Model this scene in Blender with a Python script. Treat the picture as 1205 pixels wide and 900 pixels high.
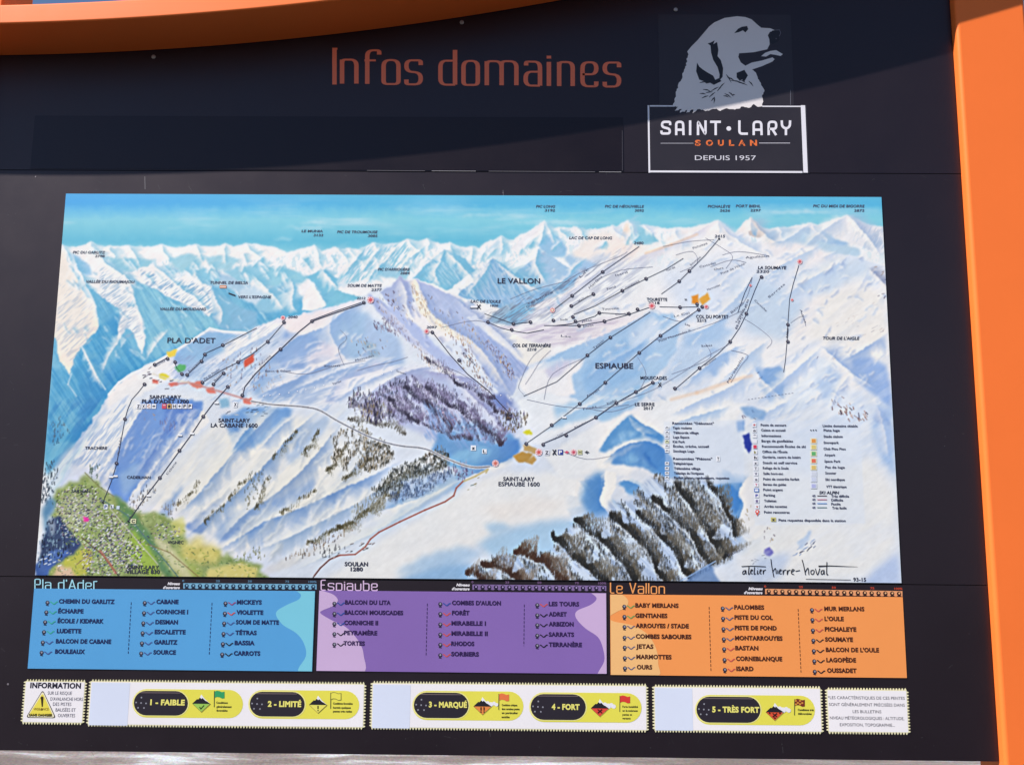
import bpy, bmesh, math, random
import numpy as np
from mathutils import Vector, Matrix

# ------------------------------------------------------------------ scene, camera, light
for o in list(bpy.data.objects): bpy.data.objects.remove(o)
scene = bpy.context.scene
COL = scene.collection
Z0 = 1.60                      # eye height
D = 2.65                       # camera to board
F = 1020.0                     # focal length in photo pixels (1205 wide)
PITCH, YAW, ROLL = 0.1365351, -0.01089682, 0.00806598
cp, sp, cy_, sy_, cr, sr = math.cos(PITCH), math.sin(PITCH), math.cos(YAW), math.sin(YAW), math.cos(ROLL), math.sin(ROLL)
FW = np.array([sy_*cp, cy_*cp, sp]); R0 = np.array([cy_, -sy_, 0.0]); U0 = np.cross(R0, FW)
RT = cr*R0 + sr*U0; UP = -sr*R0 + cr*U0
cam = bpy.data.cameras.new('camera'); camo = bpy.data.objects.new('camera', cam); COL.objects.link(camo)
m = Matrix(((RT[0], UP[0], -FW[0], 0), (RT[1], UP[1], -FW[1], 0), (RT[2], UP[2], -FW[2], Z0), (0, 0, 0, 1)))
camo.matrix_world = m
cam.sensor_width = 36.0; cam.lens = 36.0*F/1205.0; cam.clip_start = 0.05; cam.clip_end = 2000
scene.camera = camo

SUN_TRAVEL = Vector((0.35, 0.19, -0.408)).normalized()
TO_SUN = -SUN_TRAVEL
elev = math.asin(TO_SUN.z); azim = math.atan2(TO_SUN.x, TO_SUN.y)
world = bpy.data.worlds.new('World'); scene.world = world; world.use_nodes = True
nt = world.node_tree; nt.nodes.clear()
wo = nt.nodes.new('ShaderNodeOutputWorld'); bg = nt.nodes.new('ShaderNodeBackground'); sk = nt.nodes.new('ShaderNodeTexSky')
sk.sky_type = 'NISHITA'; sk.sun_disc = False; sk.sun_elevation = elev; sk.sun_rotation = azim
sk.altitude = 1700; sk.air_density = 1.0; sk.dust_density = 0.5; sk.ozone_density = 3.0
bg.inputs['Strength'].default_value = 0.078
nt.links.new(sk.outputs[0], bg.inputs[0]); nt.links.new(bg.outputs[0], wo.inputs[0])
sun = bpy.data.lights.new('sun', 'SUN'); sun.energy = 5.0; sun.angle = math.radians(0.53); sun.color = (1.0, 0.94, 0.87)
suno = bpy.data.objects.new('sun', sun); COL.objects.link(suno)
suno.rotation_euler = SUN_TRAVEL.to_track_quat('-Z', 'Y').to_euler(); suno.location = (-4, -3, 6)
vs = scene.view_settings; vs.view_transform = 'Standard'; vs.look = 'None'; vs.gamma = 1; vs.use_curve_mapping = False
vs.exposure = 0.67

# ------------------------------------------------------------------ helpers
def WP(px, py, y=D):
    """photo position -> (x, z) on the upright plane at depth y"""
    px = np.asarray(px, float); py = np.asarray(py, float)
    a = (px-602.5)/F; b = (450-py)/F
    dx = a*RT[0]+b*UP[0]+FW[0]; dy = a*RT[1]+b*UP[1]+FW[1]; dz = a*RT[2]+b*UP[2]+FW[2]
    return dx/dy*y, dz/dy*y+Z0
def PW(x, z, y=D):
    vx, vy, vz = x, y, z-Z0
    w = vx*FW[0]+vy*FW[1]+vz*FW[2]
    return 602.5+F*(vx*RT[0]+vy*RT[1]+vz*RT[2])/w, 450-F*(vx*UP[0]+vy*UP[1]+vz*UP[2])/w
def lin(c):
    c = np.asarray(c, float)/255.0
    return np.where(c <= 0.04045, c/12.92, ((c+0.055)/1.055)**2.4)
PRINT = 0.90
def alb(c): return lin(c)*PRINT

def mat(name, color, rough=0.5, spec=0.5, bump=0.0, bscale=200.0, var=0.0, vscale=8.0, metallic=0.0, coat=0.0):
    m = bpy.data.materials.new(name); m.use_nodes = True; n = m.node_tree; b = n.nodes['Principled BSDF']
    col = tuple(float(v) for v in color)+(1.0,)
    b.inputs['Base Color'].default_value = col; b.inputs['Roughness'].default_value = rough
    b.inputs['Specular IOR Level'].default_value = spec; b.inputs['Metallic'].default_value = metallic
    b.inputs['Coat Weight'].default_value = coat; b.inputs['Coat Roughness'].default_value = 0.15
    tc = n.nodes.new('ShaderNodeTexCoord')
    if var:
        no = n.nodes.new('ShaderNodeTexNoise'); no.inputs['Scale'].default_value = vscale; no.inputs['Detail'].default_value = 8; no.inputs['Roughness'].default_value = 0.65
        n.links.new(tc.outputs['Object'], no.inputs['Vector'])
        mx = n.nodes.new('ShaderNodeMix'); mx.data_type = 'RGBA'
        mx.inputs[6].default_value = tuple(v*(1-var) for v in col[:3])+(1,); mx.inputs[7].default_value = tuple(min(1, v*(1+var)) for v in col[:3])+(1,)
        n.links.new(no.outputs['Fac'], mx.inputs[0]); n.links.new(mx.outputs[2], b.inputs['Base Color'])
        mr = n.nodes.new('ShaderNodeMapRange'); mr.inputs[3].default_value = max(0.03, rough-0.08); mr.inputs[4].default_value = min(1, rough+0.1)
        n.links.new(no.outputs['Fac'], mr.inputs[0]); n.links.new(mr.outputs[0], b.inputs['Roughness'])
    if bump:
        nb = n.nodes.new('ShaderNodeTexNoise'); nb.inputs['Scale'].default_value = bscale; nb.inputs['Detail'].default_value = 4
        n.links.new(tc.outputs['Object'], nb.inputs['Vector'])
        bn = n.nodes.new('ShaderNodeBump'); bn.inputs['Strength'].default_value = bump; bn.inputs['Distance'].default_value = 0.002
        n.links.new(nb.outputs['Fac'], bn.inputs['Height']); n.links.new(bn.outputs[0], b.inputs['Normal'])
    return m

def ink_mat(name, rough=0.45, spec=0.35):
    m = bpy.data.materials.new(name); m.use_nodes = True; n = m.node_tree; b = n.nodes['Principled BSDF']
    at = n.nodes.new('ShaderNodeAttribute'); at.attribute_name = 'Col'
    tc = n.nodes.new('ShaderNodeTexCoord'); no = n.nodes.new('ShaderNodeTexNoise'); no.inputs['Scale'].default_value = 5; no.inputs['Detail'].default_value = 9
    n.links.new(tc.outputs['Object'], no.inputs['Vector'])
    mr = n.nodes.new('ShaderNodeMapRange'); mr.inputs[3].default_value = 0.93; mr.inputs[4].default_value = 1.05
    n.links.new(no.outputs['Fac'], mr.inputs[0])
    mx = n.nodes.new('ShaderNodeVectorMath'); mx.operation = 'SCALE'
    n.links.new(at.outputs['Color'], mx.inputs[0]); n.links.new(mr.outputs[0], mx.inputs['Scale'])
    n.links.new(mx.outputs[0], b.inputs['Base Color'])
    b.inputs['Roughness'].default_value = rough; b.inputs['Specular IOR Level'].default_value = spec
    return m
INK = ink_mat('printed_ink')

def link(o, parent=None, **props):
    COL.objects.link(o)
    if parent is not None: o.parent = parent
    for k, v in props.items(): o[k] = v
    return o
def empty(name, loc=(0, 0, 0), **props):
    o = bpy.data.objects.new(name, None); o.location = loc; o.empty_display_size = 0.1
    return link(o, None, **props)
def meshobj(name, verts, faces, material, parent=None, smooth=False, **props):
    me = bpy.data.meshes.new(name); me.from_pydata([tuple(map(float, v)) for v in verts], [], faces); me.update()
    me.materials.append(material)
    if smooth: me.polygons.foreach_set('use_smooth', [True]*len(me.polygons))
    o = bpy.data.objects.new(name, me)
    link(o, parent, **props)
    return o
def box(name, x0, x1, y0, y1, z0, z1, material, parent=None, bevel=0.0, seg=3, **props):
    bm = bmesh.new(); bmesh.ops.create_cube(bm, size=1.0)
    for v in bm.verts: v.co = Vector(((x0+x1)/2+v.co.x*(x1-x0), (y0+y1)/2+v.co.y*(y1-y0), (z0+z1)/2+v.co.z*(z1-z0)))
    if bevel: bmesh.ops.bevel(bm, geom=bm.edges[:], offset=bevel, segments=seg, affect='EDGES', profile=0.5)
    me = bpy.data.meshes.new(name); bm.to_mesh(me); bm.free(); me.materials.append(material)
    if bevel: me.polygons.foreach_set('use_smooth', [True]*len(me.polygons))
    o = bpy.data.objects.new(name, me); link(o, parent, **props)
    if bevel:
        md = o.modifiers.new('wn', 'WEIGHTED_NORMAL'); md.keep_sharp = False
    return o

def slab(name, outline, yfront, thick, material, parent=None, color=None, **props):
    """flat sheet: outline of (x, z) points, given a real thickness"""
    a = sum(outline[i][0]*outline[(i+1) % len(outline)][1]-outline[(i+1) % len(outline)][0]*outline[i][1] for i in range(len(outline)))
    if a < 0: outline = outline[::-1]
    n = len(outline)
    vs_ = [(x, yfront, z) for x, z in outline]+[(x, yfront+thick, z) for x, z in outline]
    fs = [tuple(range(n)), tuple(range(2*n-1, n-1, -1))]+[(i, n+i, n+(i+1) % n, (i+1) % n) for i in range(n)]
    o = meshobj(name, vs_, fs, material, parent, **props)
    if color is not None: setcol(o.data, [color]*len(o.data.polygons))
    return o
def setcol(me, facecols):
    ca = me.color_attributes.new('Col', 'FLOAT_COLOR', 'CORNER')
    lt = np.zeros(len(me.polygons), dtype=np.int32); me.polygons.foreach_get('loop_total', lt)
    fc = np.array([alb(c) for c in facecols]); arr = np.repeat(fc, lt, axis=0)
    ca.data.foreach_set('color', np.c_[arr, np.ones(len(arr))].astype(np.float32).ravel())

# ---- text glyphs from the built-in font, cached as flat meshes
_tc = {}
def text_mesh(s, bold=0.0):
    k = (s, bold)
    if k in _tc: return _tc[k]
    c = bpy.data.curves.new('t', 'FONT'); c.body = s; c.size = 1.0; c.resolution_u = 3; c.offset = bold; c.space_character = 1.0+bold*1.5
    o = bpy.data.objects.new('t', c); COL.objects.link(o)
    dg = bpy.context.evaluated_depsgraph_get(); me = bpy.data.meshes.new_from_object(o.evaluated_get(dg))
    v = np.array([tuple(p.co)[:2] for p in me.vertices]) if len(me.vertices) else np.zeros((0, 2))
    f = [tuple(p.vertices) for p in me.polygons]
    bpy.data.objects.remove(o); bpy.data.curves.remove(c); bpy.data.meshes.remove(me)
    _tc[k] = (v, f); return v, f

def smooth_pts(pts, closed=False, n=6):
    P = [np.array(p, float) for p in pts]; out = []; L = len(P)
    rng = range(L if closed else L-1)
    for i in rng:
        p0 = P[(i-1) % L] if (closed or i > 0) else P[i]; p1 = P[i]; p2 = P[(i+1) % L]; p3 = P[(i+2) % L] if (closed or i+2 < L) else p2
        for k in range(n):
            t = k/n
            out.append(tuple(0.5*((2*p1)+(-p0+p2)*t+(2*p0-5*p1+4*p2-p3)*t*t+(-p0+3*p1-3*p2+p3)*t**3)))
    if not closed: out.append(tuple(P[-1]))
    return out

class Ink:
    """flat print collected as one mesh lying on a sheet whose face is at y = yf; input in photo pixels"""
    def __init__(s, yf): s.v = []; s.f = []; s.c = []; s.yf = yf; s.k = 0; s.marks = []
    def mark(s, name): s.marks.append((name, len(s.v), len(s.f)))       # what follows is a piece of its own
    def _y(s, lay): s.k += 1; return s.yf-0.0002-lay*0.0002-(s.k % 18)*0.00001
    def raw(s, xz, faces, col, lay=0):
        y = s._y(lay); b = len(s.v)
        s.v += [(x, y, z) for x, z in xz]
        for f in faces:
            x = [xz[i][0] for i in f]; z = [xz[i][1] for i in f]
            a = sum(x[i]*z[(i+1) % len(f)]-x[(i+1) % len(f)]*z[i] for i in range(len(f)))
            s.f.append(tuple(b+i for i in (f if a > 0 else f[::-1]))); s.c.append(col)
    def poly(s, pts, col, lay=0, curve=False):
        if curve: pts = smooth_pts(pts, True, 5)
        X, Z = WP([p[0] for p in pts], [p[1] for p in pts], s.yf)
        s.raw(list(zip(X, Z)), [tuple(range(len(pts)))], col, lay)
    def rect(s, x0, y0, x1, y1, col, lay=0):           # upright world rectangle through the px corners
        a, b = WP(x0, (y0+y1)/2, s.yf)[0], WP(x1, (y0+y1)/2, s.yf)[0]
        c = WP((x0+x1)/2, y0, s.yf)[1]; d = WP((x0+x1)/2, y1, s.yf)[1]
        s.raw([(a, d), (b, d), (b, c), (a, c)], [(0, 1, 2, 3)], col, lay)
    def line(s, pts, w, col, lay=1, closed=False, wfun=None):
        P = np.array(pts, float)
        if len(P) < 2: return
        L = len(P); vs_ = []
        for i in range(L):
            a = P[(i-1) % L] if (closed or i > 0) else P[i]; b = P[(i+1) % L] if (closed or i < L-1) else P[i]
            d1 = P[i]-a; d2 = b-P[i]
            d1 = d1/(np.linalg.norm(d1)+1e-9); d2 = d2/(np.linalg.norm(d2)+1e-9)
            t = d1+d2; t = t/(np.linalg.norm(t)+1e-9); nrm = np.array([-t[1], t[0]])
            dd = d1 if np.linalg.norm(d1) > .5 else d2
            m = 1.0/max(0.5, abs(nrm@np.array([-dd[1], dd[0]])))
            ww = w if wfun is None else wfun(i/(L-1))
            vs_ += [P[i]+nrm*ww*0.5*m, P[i]-nrm*ww*0.5*m]
        X, Z = WP([p[0] for p in vs_], [p[1] for p in vs_], s.yf)
        fs = [(2*i, 2*i+1, 2*((i+1) % L)+1, 2*((i+1) % L)) for i in range(L if closed else L-1)]
        s.raw(list(zip(X, Z)), fs, col, lay)
    def dash(s, a, b, w, on, off, col, lay=1):
        a = np.array(a, float); b = np.array(b, float); L = np.linalg.norm(b-a); d = (b-a)/L; t = 0
        while t < L:
            s.line([a+d*t, a+d*min(L, t+on)], w, col, lay); t += on+off
    def disc(s, x, y, r, col, lay=2, n=14):
        X, Z = WP(x, y, s.yf); rr = r*s.yf/F*1.02
        s.raw([(X+rr*math.cos(2*math.pi*i/n), Z+rr*math.sin(2*math.pi*i/n)) for i in range(n)], [tuple(range(n))], col, lay)
    def text(s, t, x0, x1, yc, h, col, bold=0.0, lay=1, x_only=None, shear=0.0, ang=None, yb=None):
        """text whose ink runs from x0 to x1 (px) with its capitals h px tall, centred on yc"""
        v, f = text_mesh(t, bold)
        if not len(v): return
        H = text_mesh('H', bold)[0]; cap = H[:, 1].max()-H[:, 1].min(); base = H[:, 1].min()
        xa, za = WP(x0, yc if yb is None else yc, s.yf); xb, zb = WP(x1, yc if yb is None else yb, s.yf)
        wv = math.hypot(xb-xa, (zb-za) if yb is not None else 0)
        hh = h*s.yf/F*1.0
        ca = 1.0; sa = 0.0
        if yb is not None: ca = (xb-xa)/wv; sa = (zb-za)/wv
        vx = (v[:, 0]-v[:, 0].min())/(v[:, 0].max()-v[:, 0].min())*wv
        vy = ((v[:, 1]-base)/cap-0.5)*hh
        vx = vx+shear*vy
        X = xa+vx*ca-vy*sa; Z = (za+zb)/2*(1 if yb is None else 0)+(za if yb is not None else 0)+vx*sa+vy*ca
        s.raw(list(zip(X, Z)), f, col, lay)
    def textr(s, t, a, b, h, col, bold=0.0, lay=1, shear=0.0):   # along a slanted baseline a->b
        s.text(t, a[0], b[0], a[1], h, col, bold, lay, shear=shear, yb=b[1])
    def build(s, name, parent=None, fix=None, **props):
        seg = [(name, 0, 0)]+s.marks+[(None, len(s.v), len(s.f))]; out = []
        for (nm, v0, f0), (_, v1, f1) in zip(seg[:-1], seg[1:]):
            if f1 == f0: continue
            o = meshobj(nm, s.v[v0:v1], [tuple(i-v0 for i in f) for f in s.f[f0:f1]], INK, parent, **props); setcol(o.data, s.c[f0:f1])
            if parent is not None and (parent.location.length > 0): o.matrix_parent_inverse = Matrix.Translation(parent.location).inverted()
            out.append(o)
        return out

# ---- stroke lettering (the narrow rounded display face)
def rnd(pts, r=0.22, n=4):
    out = [pts[0]]
    for i in range(1, len(pts)-1):
        p = np.array(pts[i]); a = np.array(pts[i-1]); b = np.array(pts[i+1])
        la = np.linalg.norm(a-p); lb = np.linalg.norm(b-p); q = min(r, la*0.5, lb*0.5)
        s_ = p+(a-p)/la*q; e = p+(b-p)/lb*q
        for k in range(n+1):
            t = k/n; out.append(tuple((1-t)**2*s_+2*t*(1-t)*p+t*t*e))
    out.append(pts[-1]); return out
w_ = .62; A_ = 1.45
GL = {
 'n': (w_, [[(0, 0), (0, 1)], [(0, .7), (0, 1), (w_, 1), (w_, 0)]]),
 'm': (1.16, [[(0, 0), (0, 1)], [(0, .7), (0, 1), (.58, 1), (.58, 0)], [(.58, .7), (.58, 1), (1.16, 1), (1.16, 0)]]),
 'o': (w_, [[(w_/2, 0), (0, 0), (0, 1), (w_, 1), (w_, 0), (w_/2, 0)]]),
 'a': (w_, [[(.02, .84), (.02, 1), (w_, 1), (w_, 0)], [(w_, .58), (0, .58), (0, 0), (w_, 0)]]),
 'd': (w_, [[(w_, 1), (0, 1), (0, 0), (w_, 0)], [(w_, 0), (w_, A_)]]),
 'b': (w_, [[(0, 1), (w_, 1), (w_, 0), (0, 0)], [(0, 0), (0, A_)]]),
 'p': (w_, [[(0, 1), (w_, 1), (w_, 0), (0, 0)], [(0, -.25), (0, 1)]]),
 'e': (w_, [[(0, .5), (w_, .5), (w_, 1), (0, 1), (0, 0), (w_, 0), (w_, .2)]]),
 's': (w_, [[(w_, .8), (w_, 1), (0, 1), (0, .54), (w_, .48), (w_, 0), (0, 0), (0, .2)]]),
 'f': (.5, [[(0, 0), (0, 1.4), (.5, 1.4), (.5, 1.22)], [(-.12, .98), (.36, .98)]]),
 't': (.34, [[(0, 1.2), (0, 0), (.2, 0)], [(-.05, 1.2), (.4, 1.25)]]),
 'i': (0.0, [[(0, 0), (0, 1)], [(0, 1.14), (0, 1.26)]]),
 'l': (0.0, [[(0, 0), (0, A_)]]),
 'u': (w_, [[(0, 1), (0, 0), (w_, 0), (w_, 1)]]),
 'P': (w_, [[(0, 0), (0, A_), (w_, A_), (w_, .66), (0, .66)]]),
 'E': (.5, [[(.5, A_), (0, A_), (0, 0), (.5, 0)], [(0, .75), (.4, .75)]]),
 'A': (.74, [[(0, 0), (.37, A_)], [(.37, A_), (.74, 0)], [(.14, .45), (.6, .45)]]),
 'V': (.7, [[(0, A_), (.35, 0)], [(.35, 0), (.7, A_)]]),
 'L': (.45, [[(0, A_), (0, 0), (.45, 0)]]),
 'I': (0.0, [[(0, 0), (0, 1.42)], [(-.13, 1.45), (.17, 1.45)], [(-.13, 0), (.13, 0)]]),
 "'": (0.0, [[(0, A_), (0, 1.15)]]),
 ' ': (.3, []),
}
def stroke_text(ink, s, x0, y0, x1, y1, xh, w, col, fat=1.0, gap=.26, lay=1):
    """baseline from (x0,y0) to (x1,y1) px; xh = x-height in px; fat = vertical-stroke thickening"""
    tot = sum(GL[c][0] for c in s)+gap*(len(s)-1); sx = (x1-x0)/tot; x = 0
    for c in s:
        gw, st = GL[c]
        for p in st:
            q = [(px*sx/fat, py*xh) for px, py in rnd(p, .2)]
            # offset in squeezed space so upright strokes come out thicker than level ones
            P = np.array(q); L = len(P); vs_ = []
            for i in range(L):
                a = P[max(0, i-1)]; b = P[min(L-1, i+1)]; t = b-a; t = t/(np.linalg.norm(t)+1e-9); nn = np.array([-t[1], t[0]])
                e = np.zeros(2)
                vs_ += [P[i]+nn*w/2, P[i]-nn*w/2]
            out = []
            for v in vs_:
                X = x0+x*sx+v[0]*fat; f_ = (X-x0)/(x1-x0); Y = y0+(y1-y0)*f_-v[1]
                out.append((X, Y))
            Xs, Zs = WP([o_[0] for o_ in out], [o_[1] for o_ in out], ink.yf)
            ink.raw(list(zip(Xs, Zs)), [(2*i, 2*i+1, 2*i+3, 2*i+2) for i in range(L-1)], col, lay)
        x += gw+gap

def glyph_fit(ink, ch, xa, xb, yb, xh, w, col, fat, lay=1):
    gw, st = GL[ch]; sx = (xb-xa)/gw if gw > 0 else xh*.72
    for p in st:
        q = [(px*sx/fat, py*xh) for px, py in rnd(p, .26, 6)]; P = np.array(q); L = len(P); out = []
        for i in range(L):
            a = P[max(0, i-1)]; b = P[min(L-1, i+1)]; t = b-a; t = t/(np.linalg.norm(t)+1e-9); nn = np.array([-t[1], t[0]])
            for v in (P[i]+nn*w/2, P[i]-nn*w/2): out.append((xa+v[0]*fat, yb-v[1]))
        Xs, Zs = WP([o_[0] for o_ in out], [o_[1] for o_ in out], ink.yf)
        ink.raw(list(zip(Xs, Zs)), [(2*i, 2*i+1, 2*i+3, 2*i+2) for i in range(L-1)], col, lay)

# ------------------------------------------------------------------ the panorama artwork, drawn in numpy and baked into vertex colours of the printed sheet
CX0, CY0, CS = 34, 220, 1.6
CWID, CHEI = int((1068-34)*CS), int((692-220)*CS)
def vnoise(h, w, cell, rs, ang=None, stretch=1.0):
    yy, xx = np.mgrid[0:h, 0:w].astype(np.float32)
    if ang is not None:
        c, s = math.cos(ang), math.sin(ang); u = (xx*c+yy*s)/(cell*stretch); v = (-xx*s+yy*c)/cell
    else: u = xx/(cell*stretch); v = yy/cell
    u -= u.min(); v -= v.min()
    iu = u.astype(int); iv = v.astype(int); fu = u-iu; fv = v-iv; fu = fu*fu*(3-2*fu); fv = fv*fv*(3-2*fv)
    g_ = rs.rand(iv.max()+2, iu.max()+2).astype(np.float32)
    return (g_[iv, iu]*(1-fu)*(1-fv)+g_[iv, iu+1]*fu*(1-fv)+g_[iv+1, iu]*(1-fu)*fv+g_[iv+1, iu+1]*fu*fv)
def fbm(h, w, cell, rs, octs=4, ang=None, stretch=1.0, gain=.55):
    o = np.zeros((h, w), np.float32); a = 1; t = 0
    for i in range(octs):
        o += a*vnoise(h, w, max(1.5, cell/2**i), rs, ang, stretch); t += a; a *= gain
    return o/t
def blur(a, r):
    r = int(round(r))
    if r < 1: return a
    for _ in range(2):
        for ax in (0, 1):
            n = a.shape[ax]; k = min(r, n-1)
            pad = [(0, 0)]*a.ndim; pad[ax] = (k+1, k); c = np.cumsum(np.pad(a, pad, mode='edge'), axis=ax, dtype=np.float64)
            hi = np.take(c, np.arange(2*k+1, n+2*k+1), axis=ax); lo = np.take(c, np.arange(0, n), axis=ax)
            a = ((hi-lo)/(2*k+1)).astype(np.float32)
    return a
class Canvas:
    def __init__(s):
        s.h, s.w = CHEI, CWID; s.a = np.zeros((s.h, s.w, 3), np.float32); s.rs = np.random.RandomState(11)
        s.wx = [(fbm(s.h, s.w, 14, s.rs, 3)-.5)*2 for _ in range(2)]; s.wf = [(fbm(s.h, s.w, 4.5, s.rs, 2)-.5)*2 for _ in range(2)]
        s.n1 = fbm(s.h, s.w, 9, s.rs, 3)-.5
    def mask(s, pts, f=1.5, w=0.0, curve=False, wf=0.0):
        if curve: pts = smooth_pts(pts, True, 5)
        P = (np.array(pts, float)-[CX0, CY0])*CS; pad = int((f*2+w+wf)*CS)+3
        x0 = max(0, int(P[:, 0].min())-pad); x1 = min(s.w, int(P[:, 0].max())+pad); y0 = max(0, int(P[:, 1].min())-pad); y1 = min(s.h, int(P[:, 1].max())+pad)
        if x1 <= x0 or y1 <= y0: return None
        yy, xx = np.mgrid[y0:y1, x0:x1].astype(np.float32)
        if w: xx = xx+s.wx[0][y0:y1, x0:x1]*w*CS; yy = yy+s.wx[1][y0:y1, x0:x1]*w*CS
        if wf: xx = xx+s.wf[0][y0:y1, x0:x1]*wf*CS; yy = yy+s.wf[1][y0:y1, x0:x1]*wf*CS
        m = np.zeros(xx.shape, bool); n = len(P)
        for i in range(n):
            xa, ya = P[i]; xb, yb = P[(i+1) % n]
            if ya == yb: continue
            c = ((ya > yy) != (yb > yy)) & (xx < (xb-xa)*(yy-ya)/(yb-ya)+xa); m ^= c
        m = m.astype(np.float32)
        return (x0, x1, y0, y1, blur(m, f*CS*.5))
    def poly(s, col, pts, f=1.5, w=2.0, a=1.0, curve=False, wf=1.0, tex=6.0):
        r = s.mask(pts, f, w, curve, wf)
        if r is None: return
        x0, x1, y0, y1, m = r; m = (m*a)[..., None]
        c = np.array(col, np.float32)+s.n1[y0:y1, x0:x1, None]*tex
        s.a[y0:y1, x0:x1] = s.a[y0:y1, x0:x1]*(1-m)+c*m
    def line(s, col, pts, wd=1.0, a=1.0, f=.6):
        P = (np.array(pts, float)-[CX0, CY0])*CS; pad = int((wd+f)*CS)+3
        for i in range(len(P)-1):
            A, B = P[i], P[i+1]
            x0 = max(0, int(min(A[0], B[0]))-pad); x1 = min(s.w, int(max(A[0], B[0]))+pad); y0 = max(0, int(min(A[1], B[1]))-pad); y1 = min(s.h, int(max(A[1], B[1]))+pad)
            if x1 <= x0 or y1 <= y0: continue
            yy, xx = np.mgrid[y0:y1, x0:x1].astype(np.float32); d = B-A; L = d@d+1e-6
            t = np.clip(((xx-A[0])*d[0]+(yy-A[1])*d[1])/L, 0, 1); ds = np.hypot(xx-A[0]-t*d[0], yy-A[1]-t*d[1])/CS
            m = (np.clip((wd/2+f/2-ds)/f, 0, 1)*a)[..., None]
            s.a[y0:y1, x0:x1] = s.a[y0:y1, x0:x1]*(1-m)+np.array(col, np.float32)*m
    def streaks(s, pts, ang, cell, stretch, c1, amt=.5, f=6, thr=.5, w=4, sharp=4, c2=None):
        """directional brush texture inside a region: ang degrees (screen, x right y down)"""
        r = s.mask(pts, f, w)
        if r is None: return
        x0, x1, y0, y1, m = r
        n = fbm(y1-y0, x1-x0, cell*CS, s.rs, 3, math.radians(ang), stretch)
        k = np.clip((n-thr)*sharp+.5, 0, 1)*m*amt; s.a[y0:y1, x0:x1] = s.a[y0:y1, x0:x1]*(1-k[..., None])+np.array(c1, np.float32)*k[..., None]
        if c2 is not None:
            k = np.clip((1-n-thr)*sharp+.5, 0, 1)*m*amt; s.a[y0:y1, x0:x1] = s.a[y0:y1, x0:x1]*(1-k[..., None])+np.array(c2, np.float32)*k[..., None]
    def ridge(s, pts, ws=20, wl=14, shade=(150,190,228), lit=(252,250,248), sa=.8, la=.7, spur=7, amp=.8, skew=.6, seed=0, soft=1.0, jag=1.2, curve=True, taper=True):
        """a crest line: sharp edge along the line, shade fading away on the screen-right (travelling down), light on the other side; side spurs from noise along the line"""
        if curve: pts = smooth_pts(pts, False, 4)
        P = (np.array(pts, float)-[CX0, CY0])*CS; wmax = max(ws, wl)*1.7*CS; pad = int(wmax)+4
        x0 = max(0, int(P[:, 0].min())-pad); x1 = min(s.w, int(P[:, 0].max())+pad); y0 = max(0, int(P[:, 1].min())-pad); y1 = min(s.h, int(P[:, 1].max())+pad)
        if x1 <= x0 or y1 <= y0: return
        yy, xx = np.mgrid[y0:y1, x0:x1].astype(np.float32)
        xx = xx+s.wf[0][y0:y1, x0:x1]*jag*CS+s.wx[0][y0:y1, x0:x1]*jag*.7*CS; yy = yy+s.wf[1][y0:y1, x0:x1]*jag*CS+s.wx[1][y0:y1, x0:x1]*jag*.7*CS
        best = np.full(xx.shape, 1e9, np.float32); sg = np.zeros_like(best); al = np.zeros_like(best); L = 0
        for i in range(len(P)-1):
            A, B = P[i], P[i+1]; d = B-A; l = math.hypot(*d)+1e-6; u = d/l
            rx, ry = xx-A[0], yy-A[1]; t = rx*u[0]+ry*u[1]; tc = np.clip(t, 0, l)
            dx, dy = rx-tc*u[0], ry-tc*u[1]; ds = np.hypot(dx, dy); m = ds < best
            best = np.where(m, ds, best); sg = np.where(m, np.sign(rx*-u[1]+ry*u[0]), sg); al = np.where(m, L+tc, al); L += l
        # screen-right when travelling down: n = (-u.y, u.x) negated
        side = -sg
        q = (al-best*skew)/(spur*CS); rs = np.random.RandomState(seed+17); tab = rs.rand(4096).astype(np.float32)
        def n1(q):
            q = q+400; i = np.floor(q).astype(int) % 4095; f = q-np.floor(q); f = f*f*(3-2*f); return tab[i]*(1-f)+tab[i+1]*f
        n = n1(q)*.65+n1(q*2.7+31)*.35
        wd = 1-amp+amp*1.7*n
        tp = 1.0
        if taper: tp = np.clip(np.minimum(al, L-al)/(.18*L+1e-6), 0, 1)*.85+.15
        fall = np.clip(1-best/(ws*CS*wd*tp+.5), 0, 1)**soft*(side > 0)*sa*tp
        fall2 = np.clip(1-best/(wl*CS*wd*tp+.5), 0, 1)**soft*(side < 0)*la*tp
        fall = blur(fall, .5*CS); fall2 = blur(fall2, .5*CS)
        R = s.a[y0:y1, x0:x1]
        if shade is not None: R = R*(1-fall[..., None])+np.array(shade, np.float32)*fall[..., None]
        if lit is not None: R = R*(1-fall2[..., None])+np.array(lit, np.float32)*fall2[..., None]
        s.a[y0:y1, x0:x1] = R
    def inside(s, pts, n, f=2):
        r = s.mask(pts, f, 3)
        if r is None: return []
        x0, x1, y0, y1, m = r; X = s.rs.rand(n)*(x1-x0); Y = s.rs.rand(n)*(y1-y0)
        k = s.rs.rand(n) < m[Y.astype(int), X.astype(int)]
        return np.c_[X[k]+x0, Y[k]+y0]
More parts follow.
